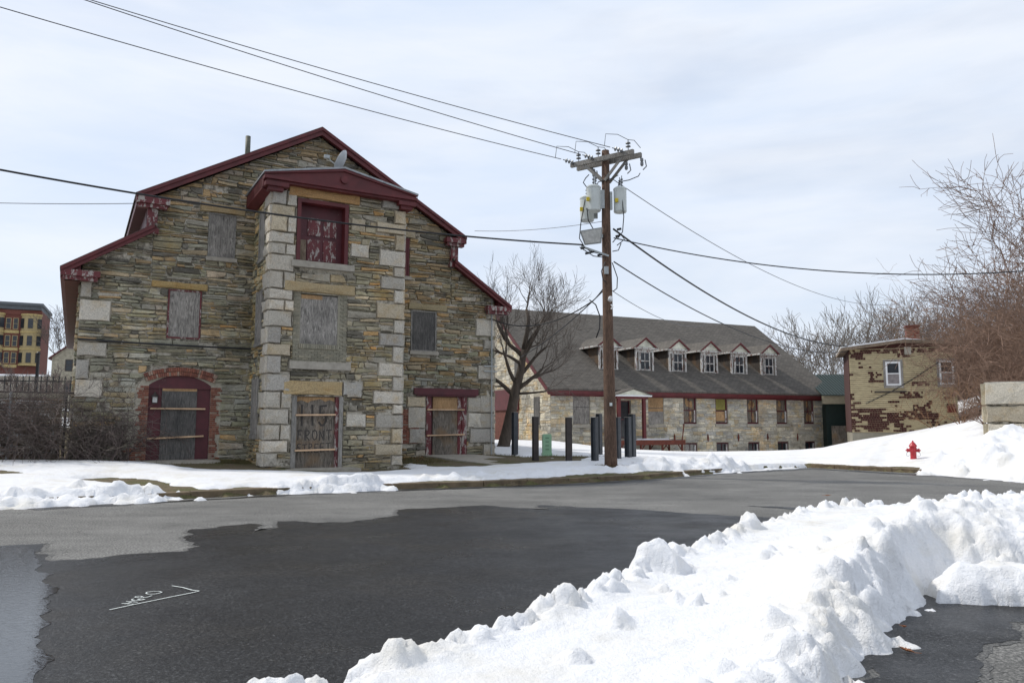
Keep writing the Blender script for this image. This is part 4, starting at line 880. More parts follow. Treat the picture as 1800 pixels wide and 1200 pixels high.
for (ya, za), (yb, zb) in (((-.42, 3.72), (HALF, 9.42)), ((HALF, 9.42), (2*HALF+.42, 3.72))):
    mb.add([(xl, ya, za), (xr, ya, za), (xr, yb, zb), (xl, yb, zb), (xl, ya, za-.1), (xr, ya, za-.1), (xr, yb, zb-.1), (xl, yb, zb-.1)], [(0, 1, 2, 3), (7, 6, 5, 4), (0, 4, 5, 1), (1, 5, 6, 2), (2, 6, 7, 3), (3, 7, 4, 0)])
mb.build('roof', 'shingle_roof', LB, uvf=lambda v: (v[0], abs(v[1]-HALF)*1.25))
mb = MB(); mb.box(-.3, LW+.36, -.40, -.2, 3.44, 3.61); mb.box(-.28, LW+.33, -.36, -.18, 3.37, 3.4399); mb.box(-.05, LW+.05, -.18, -.05, 3.3, 3.6); mb.build('eaves_cornice', 'red_paint', LB)
for x in (-.37, LW+.40):
    mb = MB(); mb.add([(x-.03, y, z) for y, z in ((-.42, 3.66), (HALF, 9.36), (HALF, 9.1), (-.42, 3.4))]+[(x+.03, y, z) for y, z in ((-.42, 3.66), (HALF, 9.36), (HALF, 9.1), (-.42, 3.4))], [(0, 1, 2, 3), (7, 6, 5, 4), (0, 4, 5, 1), (1, 5, 6, 2), (2, 6, 7, 3), (3, 7, 4, 0)]); mb.build('rake_board', 'red_paint', LB)
def sash(x0, x1, z0, z1, y, panes, par, fm='dark_red_paint', name='window', mid=.5, vert=True, t=.06, lower=None):
    mb = MB(); mb.box(x0, x1, y+.04, y+.07, z0, z1); w = mb.build(name, panes, par)
    zm = z0+(z1-z0)*mid; mb = MB()
    for b in ((x0, x0+t, z0, z1), (x1-t, x1, z0, z1), (x0+t, x1-t, z1-t, z1), (x0+t, x1-t, z0, z0+t), (x0+t, x1-t, zm-.03, zm+.03)): mb.box(b[0], b[1], y, y+.0399, b[2], b[3])
    if vert: xm = (x0+x1)/2; mb.box(xm-.018, xm+.018, y+.01, y+.0398, z0+t, zm-.03); mb.box(xm-.018, xm+.018, y+.01, y+.0398, zm+.03, z1-t)
    mb.build('sash_frame', fm, w)
    return w
pm = [('grey_plywood', 'warm_plywood'), ('shade_yellow', 'warm_plywood'), ('grey_plywood', 'warm_plywood'), ('dark_plywood', 'brown_plywood'), ('warm_plywood', 'warm_plywood')]
rw = random.Random(9)
for i, (a, b, c_, d_) in enumerate(wins):
    w = sash(a, b, c_, d_, .08, 'brown_plywood', LB, t=.1, vert=i not in (1, 3)); w.name = 'boarded_window'
    zm = (c_+d_)/2; mb = MB()
    if i == 1: mb.box(a+.12, b-.12, .1, .115, zm+.05, d_-.12); mb.build('window_shade', 'shade_yellow', w); mb = MB(); mb.box(a+.12, b-.12, .1, .115, c_+.18, zm-.06)
    else:
        for _ in range(5 if i != 3 else 2):      # irregular bare areas in the boarding
            cx_, cz_ = rw.uniform(a+.28, b-.28), rw.choice((c_+.45, d_-.42))+rw.uniform(-.1, .1); n = 9
            mb.prism([(cx_+math.cos(6.28*k/n)*rw.uniform(.07, .16), cz_+math.sin(6.28*k/n)*rw.uniform(.15, .3)) for k in range(n)], .103, .108+.001*_)
    mb.build('bare_plywood', 'warm_plywood', w)
    mb = MB(); mb.box(b-.19, b-.101, .02, .0799, c_+.1, zm); mb.build('white_stop', 'peeling_white_paint', w)
    mb = MB(); mb.box(a-.1, b+.12, -.12, .05, c_-.16, c_-.003); mb.build('sill', 'concrete', w)
for i, (a, b, c_, d_) in enumerate(bas):
    w = sash(a, b, c_, d_, .08, 'window_dark' if i else 'grey_plywood', LB, t=.09); mb = MB(); mb.box(b-.2, b-.1, .03, .0799, c_, d_-.12); mb.build('white_stop', 'peeling_white_paint', w)
for x in (8.58, 11.15, 13.6, 16.05, 18.66, 21.1)[:5]:
    mb = MB(); mb.prism([(x, .6), (x+.07, .84), (x, 1.1), (x-.07, .84)], -.075, -.02); mb.build('tie_plate', 'rusty_steel', LB)
for a, b, c_, d_ in brd:
    mb = MB(); mb.box(a, b, .04, .07, c_, d_); w = mb.build('boarded_window', 'grey_plywood' if a < 3 else 'warm_plywood', LB)
    if a > 3: mb = MB(); mb.box(a, b, .034, .0399, c_, c_+.8); mb.build('weathered_lower_sheet', 'grey_plywood', w)
    mb = MB(); mb.box(a-.08, b+.1, -.12, .04, c_-.16, c_-.003); mb.build('sill', 'concrete', w)
    mb = MB(); mb.box(a, b, .02, .035, c_+1.0, c_+1.03); mb.build('board_seam', 'dark_plywood', w)
# entrance and portico
w = sash(4.72, 5.45, .85, 3.1, .15, 'window_dark', LB, 'dark_red_paint', 'entrance_door', .5, False)
PT = MB(); yo = -1.4
PT.prism([(3.55, 3.40), (4.72, 3.70), (5.9, 3.40), (5.9, 3.36), (3.55, 3.36)], yo, yo+.06); pt = PT.build('portico', 'cream_paint', LB)
mb = MB(); slab(mb, (3.45, 3.40), (4.72, 3.77), yo-.08, .0, .05); slab(mb, (4.72, 3.77), (6.0, 3.40), yo-.08, .0, .05); mb.build('portico_roof', 'shingle_roof', pt, uvf=lambda v: (v[0], v[1]))
mb = MB(); mb.box(3.48, 5.97, yo-.06, yo-.001, 3.29, 3.37); mb.box(3.48, 3.58, yo, -.05, 3.29, 3.37); mb.box(5.87, 5.97, yo, -.05, 3.29, 3.37); mb.build('white_fascia', 'vinyl_white', pt)
mb = MB(); mb.box(3.6, 5.75, yo+.03, yo+.2, 3.15, 3.2899); mb.build('beam', 'red_paint', pt)
for x in (3.66, 5.4): mb = MB(); mb.box(x, x+.18, yo+.02, yo+.2, .75, 3.149); mb.build('post', 'red_paint', pt)
# gable end openings
for i, (a, b, c_, d_) in enumerate(gh):
    mb = MB(); mb.box(-.03, .03, a, b, c_, d_)
    if i < 2: w = mb.build('boarded_window', 'dark_plywood', LB); mb = MB(); mb.box(-.12, .02, a-.08, b+.08, c_-.15, c_-.003); mb.build('sill', 'concrete', w)
    else: w = mb.build('brick_infill', 'brick_red', LB); mb = MB(); mb.box(-.12, -.031, a-.1, b+.1, 2.6, 3.9); mb.build('red_header_panel', 'red_paint', w)
# dormers
def dormer(x, lab=None):
    y0 = 1.5; r0 = 3.72+SL*(y0+.42); zb = 5.08; zt = 6.42; w = .64; yb = (zt-3.72)/SL-.42
    mb = MB()
    for s_ in (-1, 1): mb.prism([(y0+.02, zb-.05), (y0+.02, zt), (yb, zt)], x+s_*w-.03, x+s_*w+.03, 0, 'x')
    mb.box(x-w, x+w, y0+.03, y0+.06, zb, zt); dm = mb.build('dormer', 'cheek_boards', LB)
    mb = MB(); mb.prism([(x-.78, zt+.1), (x+.78, zt+.1), (x, zt+.7)], y0-.12, y0-.06); mb.build('gable_panel', 'cream_paint', dm)
    mb = MB()
    for s_ in (-1, 1):
        mb.box(x+s_*(w-.01)-.06, x+s_*(w-.01)+.06, y0-.05, y0+.06, zb-.25, zt)
    mb.box(x-w, x+w, y0-.03, y0+.06, zt-.18, zt); mb.box(x-w, x+w, y0-.04, y0+.06, zb-.12, zb+.02)
    mb.box(x-.44, x-.36, y0-.02, y0+.05, zb, zt-.18); mb.box(x+.36, x+.44, y0-.02, y0+.05, zb, zt-.18)
    mb.build('trim', 'peeling_white_paint', dm)
    mb = MB(); mb.box(x-.95, x+.95, y0-.2, y0+.0, zt+.001, zt+.1); mb.box(x-.97, x-.80, y0, yb+.1, zt+.001, zt+.1); mb.box(x+.80, x+.97, y0, yb+.1, zt+.001, zt+.1); mb.build('cornice', 'peeling_white_paint', dm)
    mb = MB(); slab(mb, (x-.88, zt+.1), (x, zt+.76), y0-.24, 4.1, .05); slab(mb, (x, zt+.76), (x+.88, zt+.1), y0-.24, 4.2, .05); mb.build('dormer_roof', 'shingle_roof', dm, uvf=lambda v: (v[1], v[0]))
    mb = MB()
    for s_ in (-1, 1): mb.prism([(x+s_*.86, zt+.1), (x, zt+.75), (x, zt+.62), (x+s_*.70, zt+.1)], y0-.27, y0-.19)
    mb.build('pediment_trim', 'red_paint', dm)
    sash(x-.36, x+.36, zb+.03, zt-.18, y0-.07, 'window_dark', dm, 'peeling_white_paint', 'sash_window', .5, True, .045)
    return dm
for i, x in enumerate((4.85, 7.53, 10.1, 12.68, 15.19, 17.79)):
    dmr = dormer(x)
    if i == 0: dmr['label'] = 'dormer with the most bare, paintless wood, half behind the pole'
# loading cart/dock in front
px_, py_ = wL(3.35, -1.9)
DK = empty('loading_platform', (px_, py_, .0), AL, 'rusty red steel loading platform with a strip of snow in front of the granite building', 'loading platform')
mb = MB(); mb.box(0, 4.6, 0, 1.4, .62, .74); mb.box(0, 4.6, -.03, 0, .5, .78); mb.build('deck', 'rusty_steel', DK)
for x in (.2, 1.5, 3.0, 4.4):
    for y in (.05, 1.3): mb = MB(); mb.bar((x, y, -.7), (x, y, .62), .09, .09); mb.bar((x+(.35 if x < 4 else -.35), y, .6), (x, y, .15), .05, .05); mb.build('leg', 'rusty_steel', DK)
mb = MB(); mb.tube([(4.45, .1, .7), (4.62, .1, 1.72)], .035, 6); mb.build('handle_post', 'rusty_steel', DK)
n = 18; mb = MB(); P = [(1.9+1.2*math.cos(6.28*k/n)*1.0*(1+.1*math.sin(3*k)), .7+.55*math.sin(6.28*k/n)) for k in range(n)]
mb.prism([(x+.9, y) for x, y in P], .741, .80, 0, 'z'); mb.prism([(.9+1.9+(x-1.9)*.85, .7+(y-.7)*.85) for x, y in P], .80, .86, 0, 'z'); o = mb.build('snow_patch', 'snow', DK)

# ================================================================= helpers for bare trees
def grow(mbT, mbC, p, d, L_, r, depth, rnd, maxd, up=.12, wob=.16, kids=(3, 5), ang=(25, 50), lr=(.55, .8), thin=.35, minr=.006, split=1):
    stack = [(Vector(p), Vector(d).normalized(), L_, r, 0)]
    while stack:
        p, d, L_, r, k = stack.pop(); n = 5 if k < 2 else (4 if k < 4 else 3); pts = [p.copy()]; rr = [r]; re_ = max(minr*.7, r*(.5 if k == 0 else .35)); dd = d.copy(); dirs = [d.copy()]
        for i in range(n):
            dd = (dd + Vector((rnd.gauss(0, wob), rnd.gauss(0, wob), rnd.gauss(0, wob)+up*(.3 if k == 0 else 1)))*(.6 if k == 0 else 1)).normalized()
            p = p + dd*(L_/n); pts.append(p.copy()); rr.append(r+(re_-r)*(i+1)/n); dirs.append(dd.copy())
        (mbT if k <= split-1 else mbC).tube(pts, rr, 8 if k == 0 else (5 if k < 3 else 3), 0, k < 2)
        if k >= maxd: continue
        m = rnd.randint(*kids)
        for j in range(m):
            t = rnd.uniform(thin if k == 0 else .2, 1.0) if j > 0 else 1.0; i = min(n, max(1, int(round(t*n)))); a = rad(rnd.uniform(*ang))*(1 if j else .5)
            ax = dirs[i].cross(Vector((rnd.gauss(0, 1), rnd.gauss(0, 1), rnd.gauss(0, 1)))).normalized(); nd = Matrix.Rotation(a, 3, ax) @ dirs[i]
            stack.append((pts[i], nd, L_*rnd.uniform(*lr), max(minr, rr[i]*rnd.uniform(.5, .72)), k+1))
def tree(x, y, z, h, r, seed, label, cat='tree', group=None, name='bare_tree', bark='bark_dark', twig='twig_grey', maxd=5, lean=(0, 0), **kw):
    t = empty(name, (x, y, z-.1), 0, label, cat, group); a, b = MB(), MB(); rnd = random.Random(seed)
    grow(a, b, (0, 0, 0), (lean[0], lean[1], 1), h, r, 0, rnd, maxd, **kw)
    a.build('trunk', bark, t, True); b.build('crown', twig, t); return t

# the street tree between the two buildings (main limbs placed by hand)
tx, ty = -.4, 35.0; tz = gz(tx, ty)
T = empty('street_tree', (tx, ty, tz-.1), 0, 'bare leaning tree between the stone building and the granite one', 'tree')
a, b = MB(), MB(); rnd = random.Random(17)
a.tube([(0, 0, 0), (.03, 0, .25), (.2, 0, 1.0), (.42, 0, 2.0), (.55, 0, 2.7), (.8, .05, 3.6), (.95, .1, 4.6)], [.42, .30, .26, .24, .23, .18, .14], 10, 0)
limbs = [((.55, 0, 2.7), (1.3, -.2, .7), 1.6, .12), ((.5, 0, 2.5), (-.9, .2, .8), 1.5, .11), ((.62, 0, 3.0), (-.75, -.3, 1.1), 1.7, .1), ((.75, .05, 3.4), (.9, .4, 1.0), 1.8, .1), ((.95, .1, 4.6), (.1, 0, 1), 2.0, .13), ((.95, .1, 4.6), (.65, .2, 1), 1.9, .11), ((.9, .1, 4.3), (-.7, .1, 1), 1.9, .11), ((.85, .05, 3.9), (-.9, -.2, .7), 1.6, .08), ((.9, .1, 4.2), (.9, -.5, .8), 1.6, .08)]
for p, d, L_, r in limbs: grow(a, b, p, d, L_, r, 0, rnd, 4, up=.10, wob=.17, kids=(3, 5), ang=(20, 48), lr=(.62, .84), thin=.3, minr=.006, split=1)
grow(a, b, (.55, 0, 2.6), (1.5, -.4, -.1), 1.5, .07, 0, rnd, 3, up=-.06, wob=.2, kids=(3, 5), minr=.0075)
a.build('trunk', 'bark_dark', T, True); b.build('crown', 'twig_grey', T)

# trees beyond the mill on the right
for i, (px, Yd, h, sd_) in enumerate([(1408, 74, 4.2, 1), (1440, 80, 4.6, 2), (1468, 70, 4.4, 3), (1492, 84, 5.4, 4), (1520, 72, 4.9, 5), (1546, 80, 5.6, 6), (1575, 70, 5.0, 7), (1606, 78, 5.8, 8)]):
    x = (px-900)/1358*Yd
    tree(x, Yd, 1.0, h, .17, 100+sd_, 'bare grey tree ' + ['leftmost in the row, low above the end of the granite roof', 'second from the left in the row beyond the granite roof', 'third from the left, just above the green shed', 'rising behind the left corner of the yellow house', 'rising just left of the yellow house chimney', 'rising directly behind the yellow house chimney', 'rising just right of the yellow house chimney', 'rightmost in the row, merging with the brown thicket'][i], group='bare trees behind the yellow house', bark='twig_pale', twig='twig_pale', maxd=4, kids=(4, 5), minr=.02, lr=(.6, .8), up=.14)
x = (1345-900)/1358*95
tree(x, 95, 0, 8.0, .12, 120, 'lone thin tree top showing above the right end of the granite roof', bark='twig_pale', twig='twig_pale', maxd=3, kids=(4, 5), minr=.015, lr=(.45, .6))

# right hand side: large overhanging trees and the brown thicket
for i, (x, y, h, lean, seed, lab) in enumerate([(25.6, 30.0, 4.2, (-.5, -.05), 201, 'large bare tree reaching into the frame high above the right-hand wall'), (25.6, 34.5, 4.0, (-.3, .1), 202, 'second bare tree leaning left behind the right-hand wall')]):
    tree(x, y, gz(x, y), h, .26 if i == 0 else .18, seed, lab, maxd=5 if i == 0 else 4, lean=lean, kids=(4, 5), bark='twig_brown', twig='twig_brown', minr=.011, lr=(.62, .82), up=.03, wob=.2, ang=(25, 60))
ths = [(a/1358*b, b, c) for a, b, c in ((838, 46, 2.6), (846, 50, 3.6), (862, 40, 2.8), (860, 45, 3.8), (880, 38, 2.9), (885, 42, 4.0), (900, 46, 4.8), (915, 37, 3.4), (935, 41, 4.4), (838, 55, 5.2), (885, 56, 5.8), (960, 45, 4.6), (790, 60, 5.4), (930, 54, 5.4), (880, 35, 2.2), (760, 62, 4.8), (850, 62, 6.2), (905, 62, 6.4), (820, 66, 6.0), (870, 48, 3.2))]
rnd = random.Random(77)
for i, (x, y, h) in enumerate(ths):
    t = empty('bare_shrub', (x, y, gz(x, y)-.1), 0, 'brown leafless shrub tangled into the thicket right of the yellow house', 'shrub', 'brown shrubs of the thicket on the right')
    a, b = MB(), MB()
    for k in range(4):
        an = rnd.uniform(0, 6.28); grow(a, b, (rnd.uniform(-.3, .3), rnd.uniform(-.3, .3), 0), (math.cos(an)*.5, math.sin(an)*.5, 1), h*rnd.uniform(.55, .85), .06, 0, rnd, 4, up=.02, wob=.25, kids=(3, 5), ang=(25, 65), lr=(.6, .85), minr=.010, thin=.1)
    a.build('stems', 'twig_brown', t); b.build('twigs', 'twig_orange' if i in (3, 9) else ('twig_brown' if i % 3 else 'vine_brown'), t)
# arching stems beside the retaining wall
for i, (x, y, seed) in enumerate([(18.9, 30.6, 5), (21.3, 36.6, 8), (22.1, 40.5, 12)]):
    t = empty('bare_shrub', (x, y, gz(x, y)-.05), 0, ['small twiggy bush growing against the end of the block wall', 'arching orange-brown stems above the snow slope', 'pale dead stalks on the snow crest beside the house'][i], 'shrub')
    a, b = MB(), MB(); rnd = random.Random(seed)
    for k in range(7): an = rnd.uniform(0, 6.28); grow(a, b, (0, 0, 0), (math.cos(an)*.9-.3, math.sin(an)*.4, .9), .8 if i == 0 else 1.3, .02, 0, rnd, 2, up=-.03, wob=.15, kids=(2, 3), ang=(15, 45), minr=.008)
    a.build('stems', 'twig_orange' if i else 'twig_brown', t); b.build('twigs', 'twig_orange' if i else 'twig_brown', t)
# brown wooded bank behind the thicket
xs = np.arange(26, 110, 1.0); ys = np.arange(44, 130, 1.0); X, Y = np.meshgrid(xs, ys)
Zh = -2 + 11*sstep(0, 14, sdpoly(X, Y, [(28, 50), (32, 46), (60, 46), (108, 60), (108, 128), (40, 128), (34, 70)])) + .8*fbm(X*.25, Y*.25, 6)
tag(grid_mesh('hillside', xs, ys, Zh, 'hill_litter'), kind='structure')

# ================================================================= YELLOW HOUSE
HX, HY, HA = 20.25, 46.0, rad(-20)
HO = empty('yellow_house', (HX, HY, 0), HA, 'small yellow clapboard house with torn brown shingle siding and a snowy roof edge', 'house')
HW, HD, HZ0, HZ1 = 5.6, 5.0, .2, 6.25
mb = MB(); mb.box(0, HW, 0, HD, -1, 1.2); mb.build('foundation', 'foundation', HO)
mb = MB(); hol = [(1.95, 2.75, 3.95, 5.35), (4.75, 5.5, 3.95, 5.35)]
z = 1.2
while z < 6.1:
    segs = [(0, HW)]
    for a, b, c_, d_ in hol:
        if z+.1 > c_ and z < d_: segs = [q_ for s0, s1 in segs for q_ in ((s0, min(s1, a)), (max(s0, b), s1)) if q_[1] > q_[0]+.01]
    for a, b in segs: mb.add([(a, -.05, z+.022), (b, -.05, z+.022), (b, -.03, z+.115), (a, -.03, z+.115), (a, -.002, z+.022), (b, -.002, z+.022)], [(0, 1, 2, 3), (4, 5, 1, 0)])
    z += .115
mb.box(0, HW, 0, HD, 1.201, 6.1, 1)  # dark backing: shade between the clapboards put into its colour
mb.build('clapboard_wall', ['clapboard', 'cheek_boards'], HO)
def shing(mb, rect, seed, drop=.1, rag=.35, proud=.05):
    r_ = random.Random(seed); x0_, x1_, z0_, z1_ = rect; z = z0_; k = 0
    while z < z1_:
        a = x0_+r_.choice((0, 0, .12, rag))*1.0; b = x1_-r_.choice((0, 0, .12, rag)); x = a-(k % 2)*.07
        while x < b:
            if r_.random() > drop:
                xa, xb = max(a, x), min(b, x+.135)
                if xb-xa > .02: mb.box(xa, xb-.006, -proud-.02, -.03, z+r_.uniform(0, .02), z+.12)
            x += .14
        z += .125; k += 1
pats = [(0, .55, 1.25, 3.0, 0), (.5, 2.0, 1.25, 2.6, 0), (1.9, 2.9, 1.5, 2.3, 0), (2.6, 4.6, 1.95, 2.45, .25), (2.2, 3.3, 1.25, 1.6, .3), (0, 5.5, 5.85, 6.1, .15), (0, .9, 5.5, 5.85, .1), (2.5, 3.4, 5.6, 5.85, .1), (1.0, 1.85, 4.15, 4.75, .2), (1.0, 1.3, 4.85, 5.1, .3), (.5, .75, 5.0, 5.3, .3), (1.0, 1.3, 3.55, 3.85, .3), (0, .2, 3.0, 3.5, .1), (0, .2, 3.7, 4.6, .4), (2.3, 4.2, 3.2, 3.5, .12), (2.9, 3.2, 3.0, 3.2, .2), (3.3, 4.2, 3.9, 4.15, .1), (3.45, 3.8, 4.5, 4.75, .3), (3.3, 4.3, 2.45, 2.8, .15), (4.0, 4.3, 2.8, 3.0, .3), (4.9, 5.5, 2.5, 3.4, .25), (2.0, 2.6, 2.55, 2.95, .3), (3.6, 5.5, 1.6, 1.9, .4)]
mb = MB()
for i, p in enumerate(pats): shing(mb, p[:4], 300+i, p[4]+.03)
mb.build('shingle_siding_remnants', 'asphalt_shingle', HO)
mb = MB(); mb.box(5.05, 5.5, -.09, -.05, 2.35, 2.75); mb.build('red_siding_patch', 'asphalt_shingle_bright', HO)
mb = MB(); mb.box(-.03, .0, -.02, HD, 1.25, 6.1); mb.build('side_shingles', 'asphalt_shingle', HO)
for a, b, c_, d_ in hol:
    w = sash(a, b, c_, d_, -.08, 'window_dark', HO, 'vinyl_white', 'window', .5, False, .1)
    mb = MB(); mb.box(a+.1, b-.1, -.055, -.0405, c_+.1, (c_+d_)/2-.03); mb.build('blind', 'curtain', w)
    mb = MB(); t = .12; mb.box(a-t, a-.001, -.09, -.01, c_-.1, d_+t); mb.box(b+.001, b+t, -.09, -.01, c_-.1, d_+t); mb.box(a, b, -.09, -.01, d_+.001, d_+t); mb.box(a-t, b+t, -.11, -.01, c_-.15, c_-.101+.1); mb.build('casing', 'grey_timber', w)
mb = MB(); mb.box(1.3, 3.0, -.12, -.05, 3.55, 3.63); mb.build('ledge', 'brown_steel', HO)
mb = MB(); mb.tube([(.8, -.1, 2.9), (2.2, -.1, 3.6), (3.2, -.1, 4.2), (4.75, -.1, 5.25)], .025, 5); mb.build('service_cable', 'dark_rubber', HO)
mb = MB(); mb.box(3.0, 3.35, -.15, -.04, 5.75, 6.2); mb.build('vent_box', 'concrete', HO)
mb = MB(); mb.add([(-.45, -.35, 6.22), (3.0, -.35, 6.62), (6.0, -.35, 6.42), (6.0, HD, 6.42), (3.0, HD, 6.62), (-.45, HD, 6.22), (-.45, -.35, 6.06), (3.0, -.35, 6.46), (6.0, -.35, 6.26), (6.0, HD, 6.26), (3.0, HD, 6.46), (-.45, HD, 6.06)],
    [(0, 1, 4, 5), (1, 2, 3, 4), (0, 6, 7, 1), (1, 7, 8, 2), (6, 11, 10, 7), (7, 10, 9, 8), (0, 5, 11, 6), (2, 8, 9, 3)]); rf = mb.build('roof', 'bare_wood', HO)
mb = MB(); mb.add([(-.45, -.36, 6.23), (3.0, -.36, 6.63), (6.0, -.36, 6.43), (6.0, HD, 6.43), (3.0, HD, 6.63), (-.45, HD, 6.23), (-.45, -.36, 6.3), (3.0, -.36, 6.7), (4.2, -.36, 6.55), (6.0, HD, 6.5), (3.0, HD, 6.7), (-.45, HD, 6.3)], [(6, 7, 10, 11), (0, 1, 7, 6), (7, 8, 9, 10), (1, 2, 8, 7), (0, 6, 11, 5)]); mb.build('roof_snow', 'snow', rf)
mb = MB(); bricks(mb, (3.3, 4.0, 6.5, 7.5), lambda x, z, d: (x, 1.0-d, z), 5, 0, BR, dep=.02); mb.box(3.3, 4.0, 1.001, 1.6, 6.4, 7.5, 1); mb.box(3.25, 4.05, .93, 1.65, 7.5, 7.6, 1); mb.build('chimney', ['brick_face', 'brick_red'], rf)
mb = MB(); mb.box(1.3, 2.3, 1.2, 2.2, 6.3, 6.62); mb.build('roof_hatch', 'brick_red', rf)
mb = MB(); mb.prism([(0, 6.05), (HW, 6.05), (HW, 6.3), (3.0, 6.47), (0, 6.12)], .0, HD-.1); mb.build('gable_wall', 'asphalt_shingle', HO)

# green shed between mill and house
gx, gy = 21.2, 52.0
GS = empty('green_shed', (gx, gy, 0), rad(-5), 'dark green metal shed squeezed between the granite building and the yellow house', 'shed')
mb = MB(); mb.box(0, 5, 0, 4, -1.2, 3.3); mb.build('wall', 'dark_green_paint', GS)
mb = MB(); mb.box(-.3, 5.2, -.5, -.1, 3.05, 3.6); mb.build('beam', 'tan_beam', GS)
mb = MB()
for i in range(28): mb.bar((-.3+i*.2, -.55, 3.63), (-.3+i*.2, 4, 5.3), .14, .05)
mb.add([(-.4, -.6, 3.6), (5.3, -.6, 3.6), (5.3, 4, 5.27), (-.4, 4, 5.27)], [(0, 1, 2, 3)]); mb.build('corrugated_roof', 'dark_green_paint', GS)
mb = MB(); mb.box(0, 5, -1.0, -.9, -1.2, 1.6); mb.build('plank_screen', 'brown_plywood', GS)
mb = MB(); mb.box(-.1, 3, -1.1, -.95, -1, .1)

# ================================================================= BLOCK RETAINING WALL (right edge)
RW = empty('block_wall', (17.55, 28.6, 0), rad(-33), 'weathered wall of large stone blocks at the right edge above the snow pile', 'wall')
mb = MB(); mb.box(.05, 14, .05, 1.1, .2, 3.15, 1); r_ = random.Random(8)
zc = [.3, 1.05, 1.7, 2.35, 3.2]
for k in range(4):
    x = 0
    while x < 14:
        w = r_.uniform(.9, 2.1); c = pal([((.42, .39, .31), 2), ((.5, .46, .38), 2), ((.33, .29, .22), 2)], r_)
        block(mb, x+.01, min(14, x+w)-.01, zc[k]+.01, zc[k+1]-.01, lambda a, z, d: (a, .05-d, z), r_.uniform(.1, .2), r_, c, 0, 6, .05); x += w
    block(mb, 0, 1.1, zc[k]+.01, zc[k+1]-.01, lambda a, z, d: (.05-d, 1.1-a, z), .14, r_, (.42, .37, .27), 0, 5, .05)
    x = 0
while x < 14: w = r_.uniform(1, 2); block(mb, x, min(14, x+w)-.015, 0, 1.1, lambda a, b_, d: (a, b_, 3.15+d), .06, r_, (.4, .38, .33), 0, 4, .03); x += w
mb.build('stone_blocks', ['granite_block', 'mortar'], RW)

# ================================================================= FIRE HYDRANT
hx, hy = 14.85, 28.7
HYD = empty('fire_hydrant', (hx, hy, gz(hx, hy)+.06), rad(-30), 'red fire hydrant standing in the snow behind the far kerb', 'hydrant')
mb = MB(); mb.lathe([(.15, -.1), (.15, 0), (.115, .02), (.105, .1), (.105, .42), (.125, .43), (.125, .46), (.115, .47), (.115, .5)], (0, 0, 0), 20); mb.build('barrel', 'hydrant_red', HYD, False)
mb = MB(); mb.lathe([(.14, .50), (.14, .53), (.12, .56), (.085, .62), (.045, .66), (.03, .67), (.03, .71), (.02, .72)], (0, 0, 0), 20); mb.build('bonnet', 'hydrant_red', HYD, False)
for s_ in (-1, 1):
    Rm = Matrix.Rotation(rad(90*s_), 3, 'Y'); mb = MB(); mb.lathe([(.06, .08), (.06, .17), (.075, .17), (.075, .21), (.05, .215), (.025, .22), (.022, .25)], (0, 0, .36), 14, 0, Rm); mb.build('side_nozzle', 'hydrant_red', HYD)
mb = MB(); mb.lathe([(.075, .08), (.075, .17), (.095, .17), (.095, .21), (.03, .22), (.025, .25)], (0, 0, .33), 16, 0, Matrix.Rotation(rad(90), 3, 'X')); mb.build('front_nozzle', 'hydrant_red', HYD)
mb = MB()
for s_ in (-1, 1): mb.tube([(s_*.2, 0, .3), (s_*.23, 0, .22), (s_*.22, -.01, .16), (s_*.17, -.02, .14), (s_*.12, -.03, .18)], .007, 4)
mb.build('chains', 'galvanised', HYD)

# ================================================================= BOLLARDS AND PEDESTAL
def beam(mb, w, h, tf_=.018):
    mb.box(-w/2, w/2, -w/2, -w/2+tf_, 0, h); mb.box(-w/2, w/2, w/2-tf_, w/2, 0, h); mb.box(-tf_/2, tf_/2, -w/2+tf_, w/2-tf_, 0, h)
proto = {}
for m_ in ('brown_steel', 'blue_steel'):
    mb = MB(); beam(mb, .19, 1.60); o = mb.build('shaft', m_); C.collection.objects.unlink(o); proto[m_] = o
blabs = ['grey steel bollard beside the tree trunk, leftmost of the group', 'rust-brown steel bollard just left of the green pedestal', 'rust-brown steel bollard standing alone between pedestal and pole', 'nearer dark steel bollard of the overlapping pair left of the pole', 'farther dark steel bollard of the overlapping pair left of the pole', 'dark steel bollard half hidden behind the right side of the pole', 'nearer blue-grey bollard of the pair right of the pole', 'farther blue-grey bollard, rightmost of the group']
for (px, Yd, m_, rz), lb in zip([(905, 29.9, 'blue_steel', .5), (941, 27.2, 'brown_steel', .3), (999.5, 26.0, 'brown_steel', .2), (1045, 26.1, 'blue_steel', .9), (1053, 30.6, 'blue_steel', .9), (1085, 27.2, 'blue_steel', .9), (1103.5, 28.0, 'blue_steel', .9), (1111.5, 29.0, 'blue_steel', .9)], blabs):
    x = (px-900)/1358*Yd; e = empty('steel_bollard', (x, Yd, gz(x, Yd)-.06), rz, lb, 'bollard', 'steel bollards around the green pedestal and the pole')
    o = proto[m_].copy(); o.name = 'shaft'; C.collection.objects.link(o); o.parent = e; o.location = (0, 0, 0); o.scale = (1, 1, 1.0 if Yd < 28.5 else 1.08)
    mb = MB(); mb.box(-.1, .1, -.1, .1, 0, .012); c_ = mb.build('cap', 'grey_timber', e); c_.location = (0, 0, 1.60*o.scale[2]+.001)
px, Yd = 961, 30.8; x = (px-900)/1358*Yd
PD = empty('utility_pedestal', (x, Yd, gz(x, Yd)), rad(8), 'pale green utility pedestal box with slotted front', 'utility box')
mb = MB(); mb.prism([(-.17, 0), (.17, 0), (.17, .80), (.14, .85), (-.14, .85), (-.17, .80)], -.14, .14); mb.build('cabinet', 'utility_green', PD)
mb = MB()
for k in range(4): mb.box(-.08, .06, -.148, -.1405, .68-k*.15, .715-k*.15)
mb.build('louvres', 'utility_slot', PD)
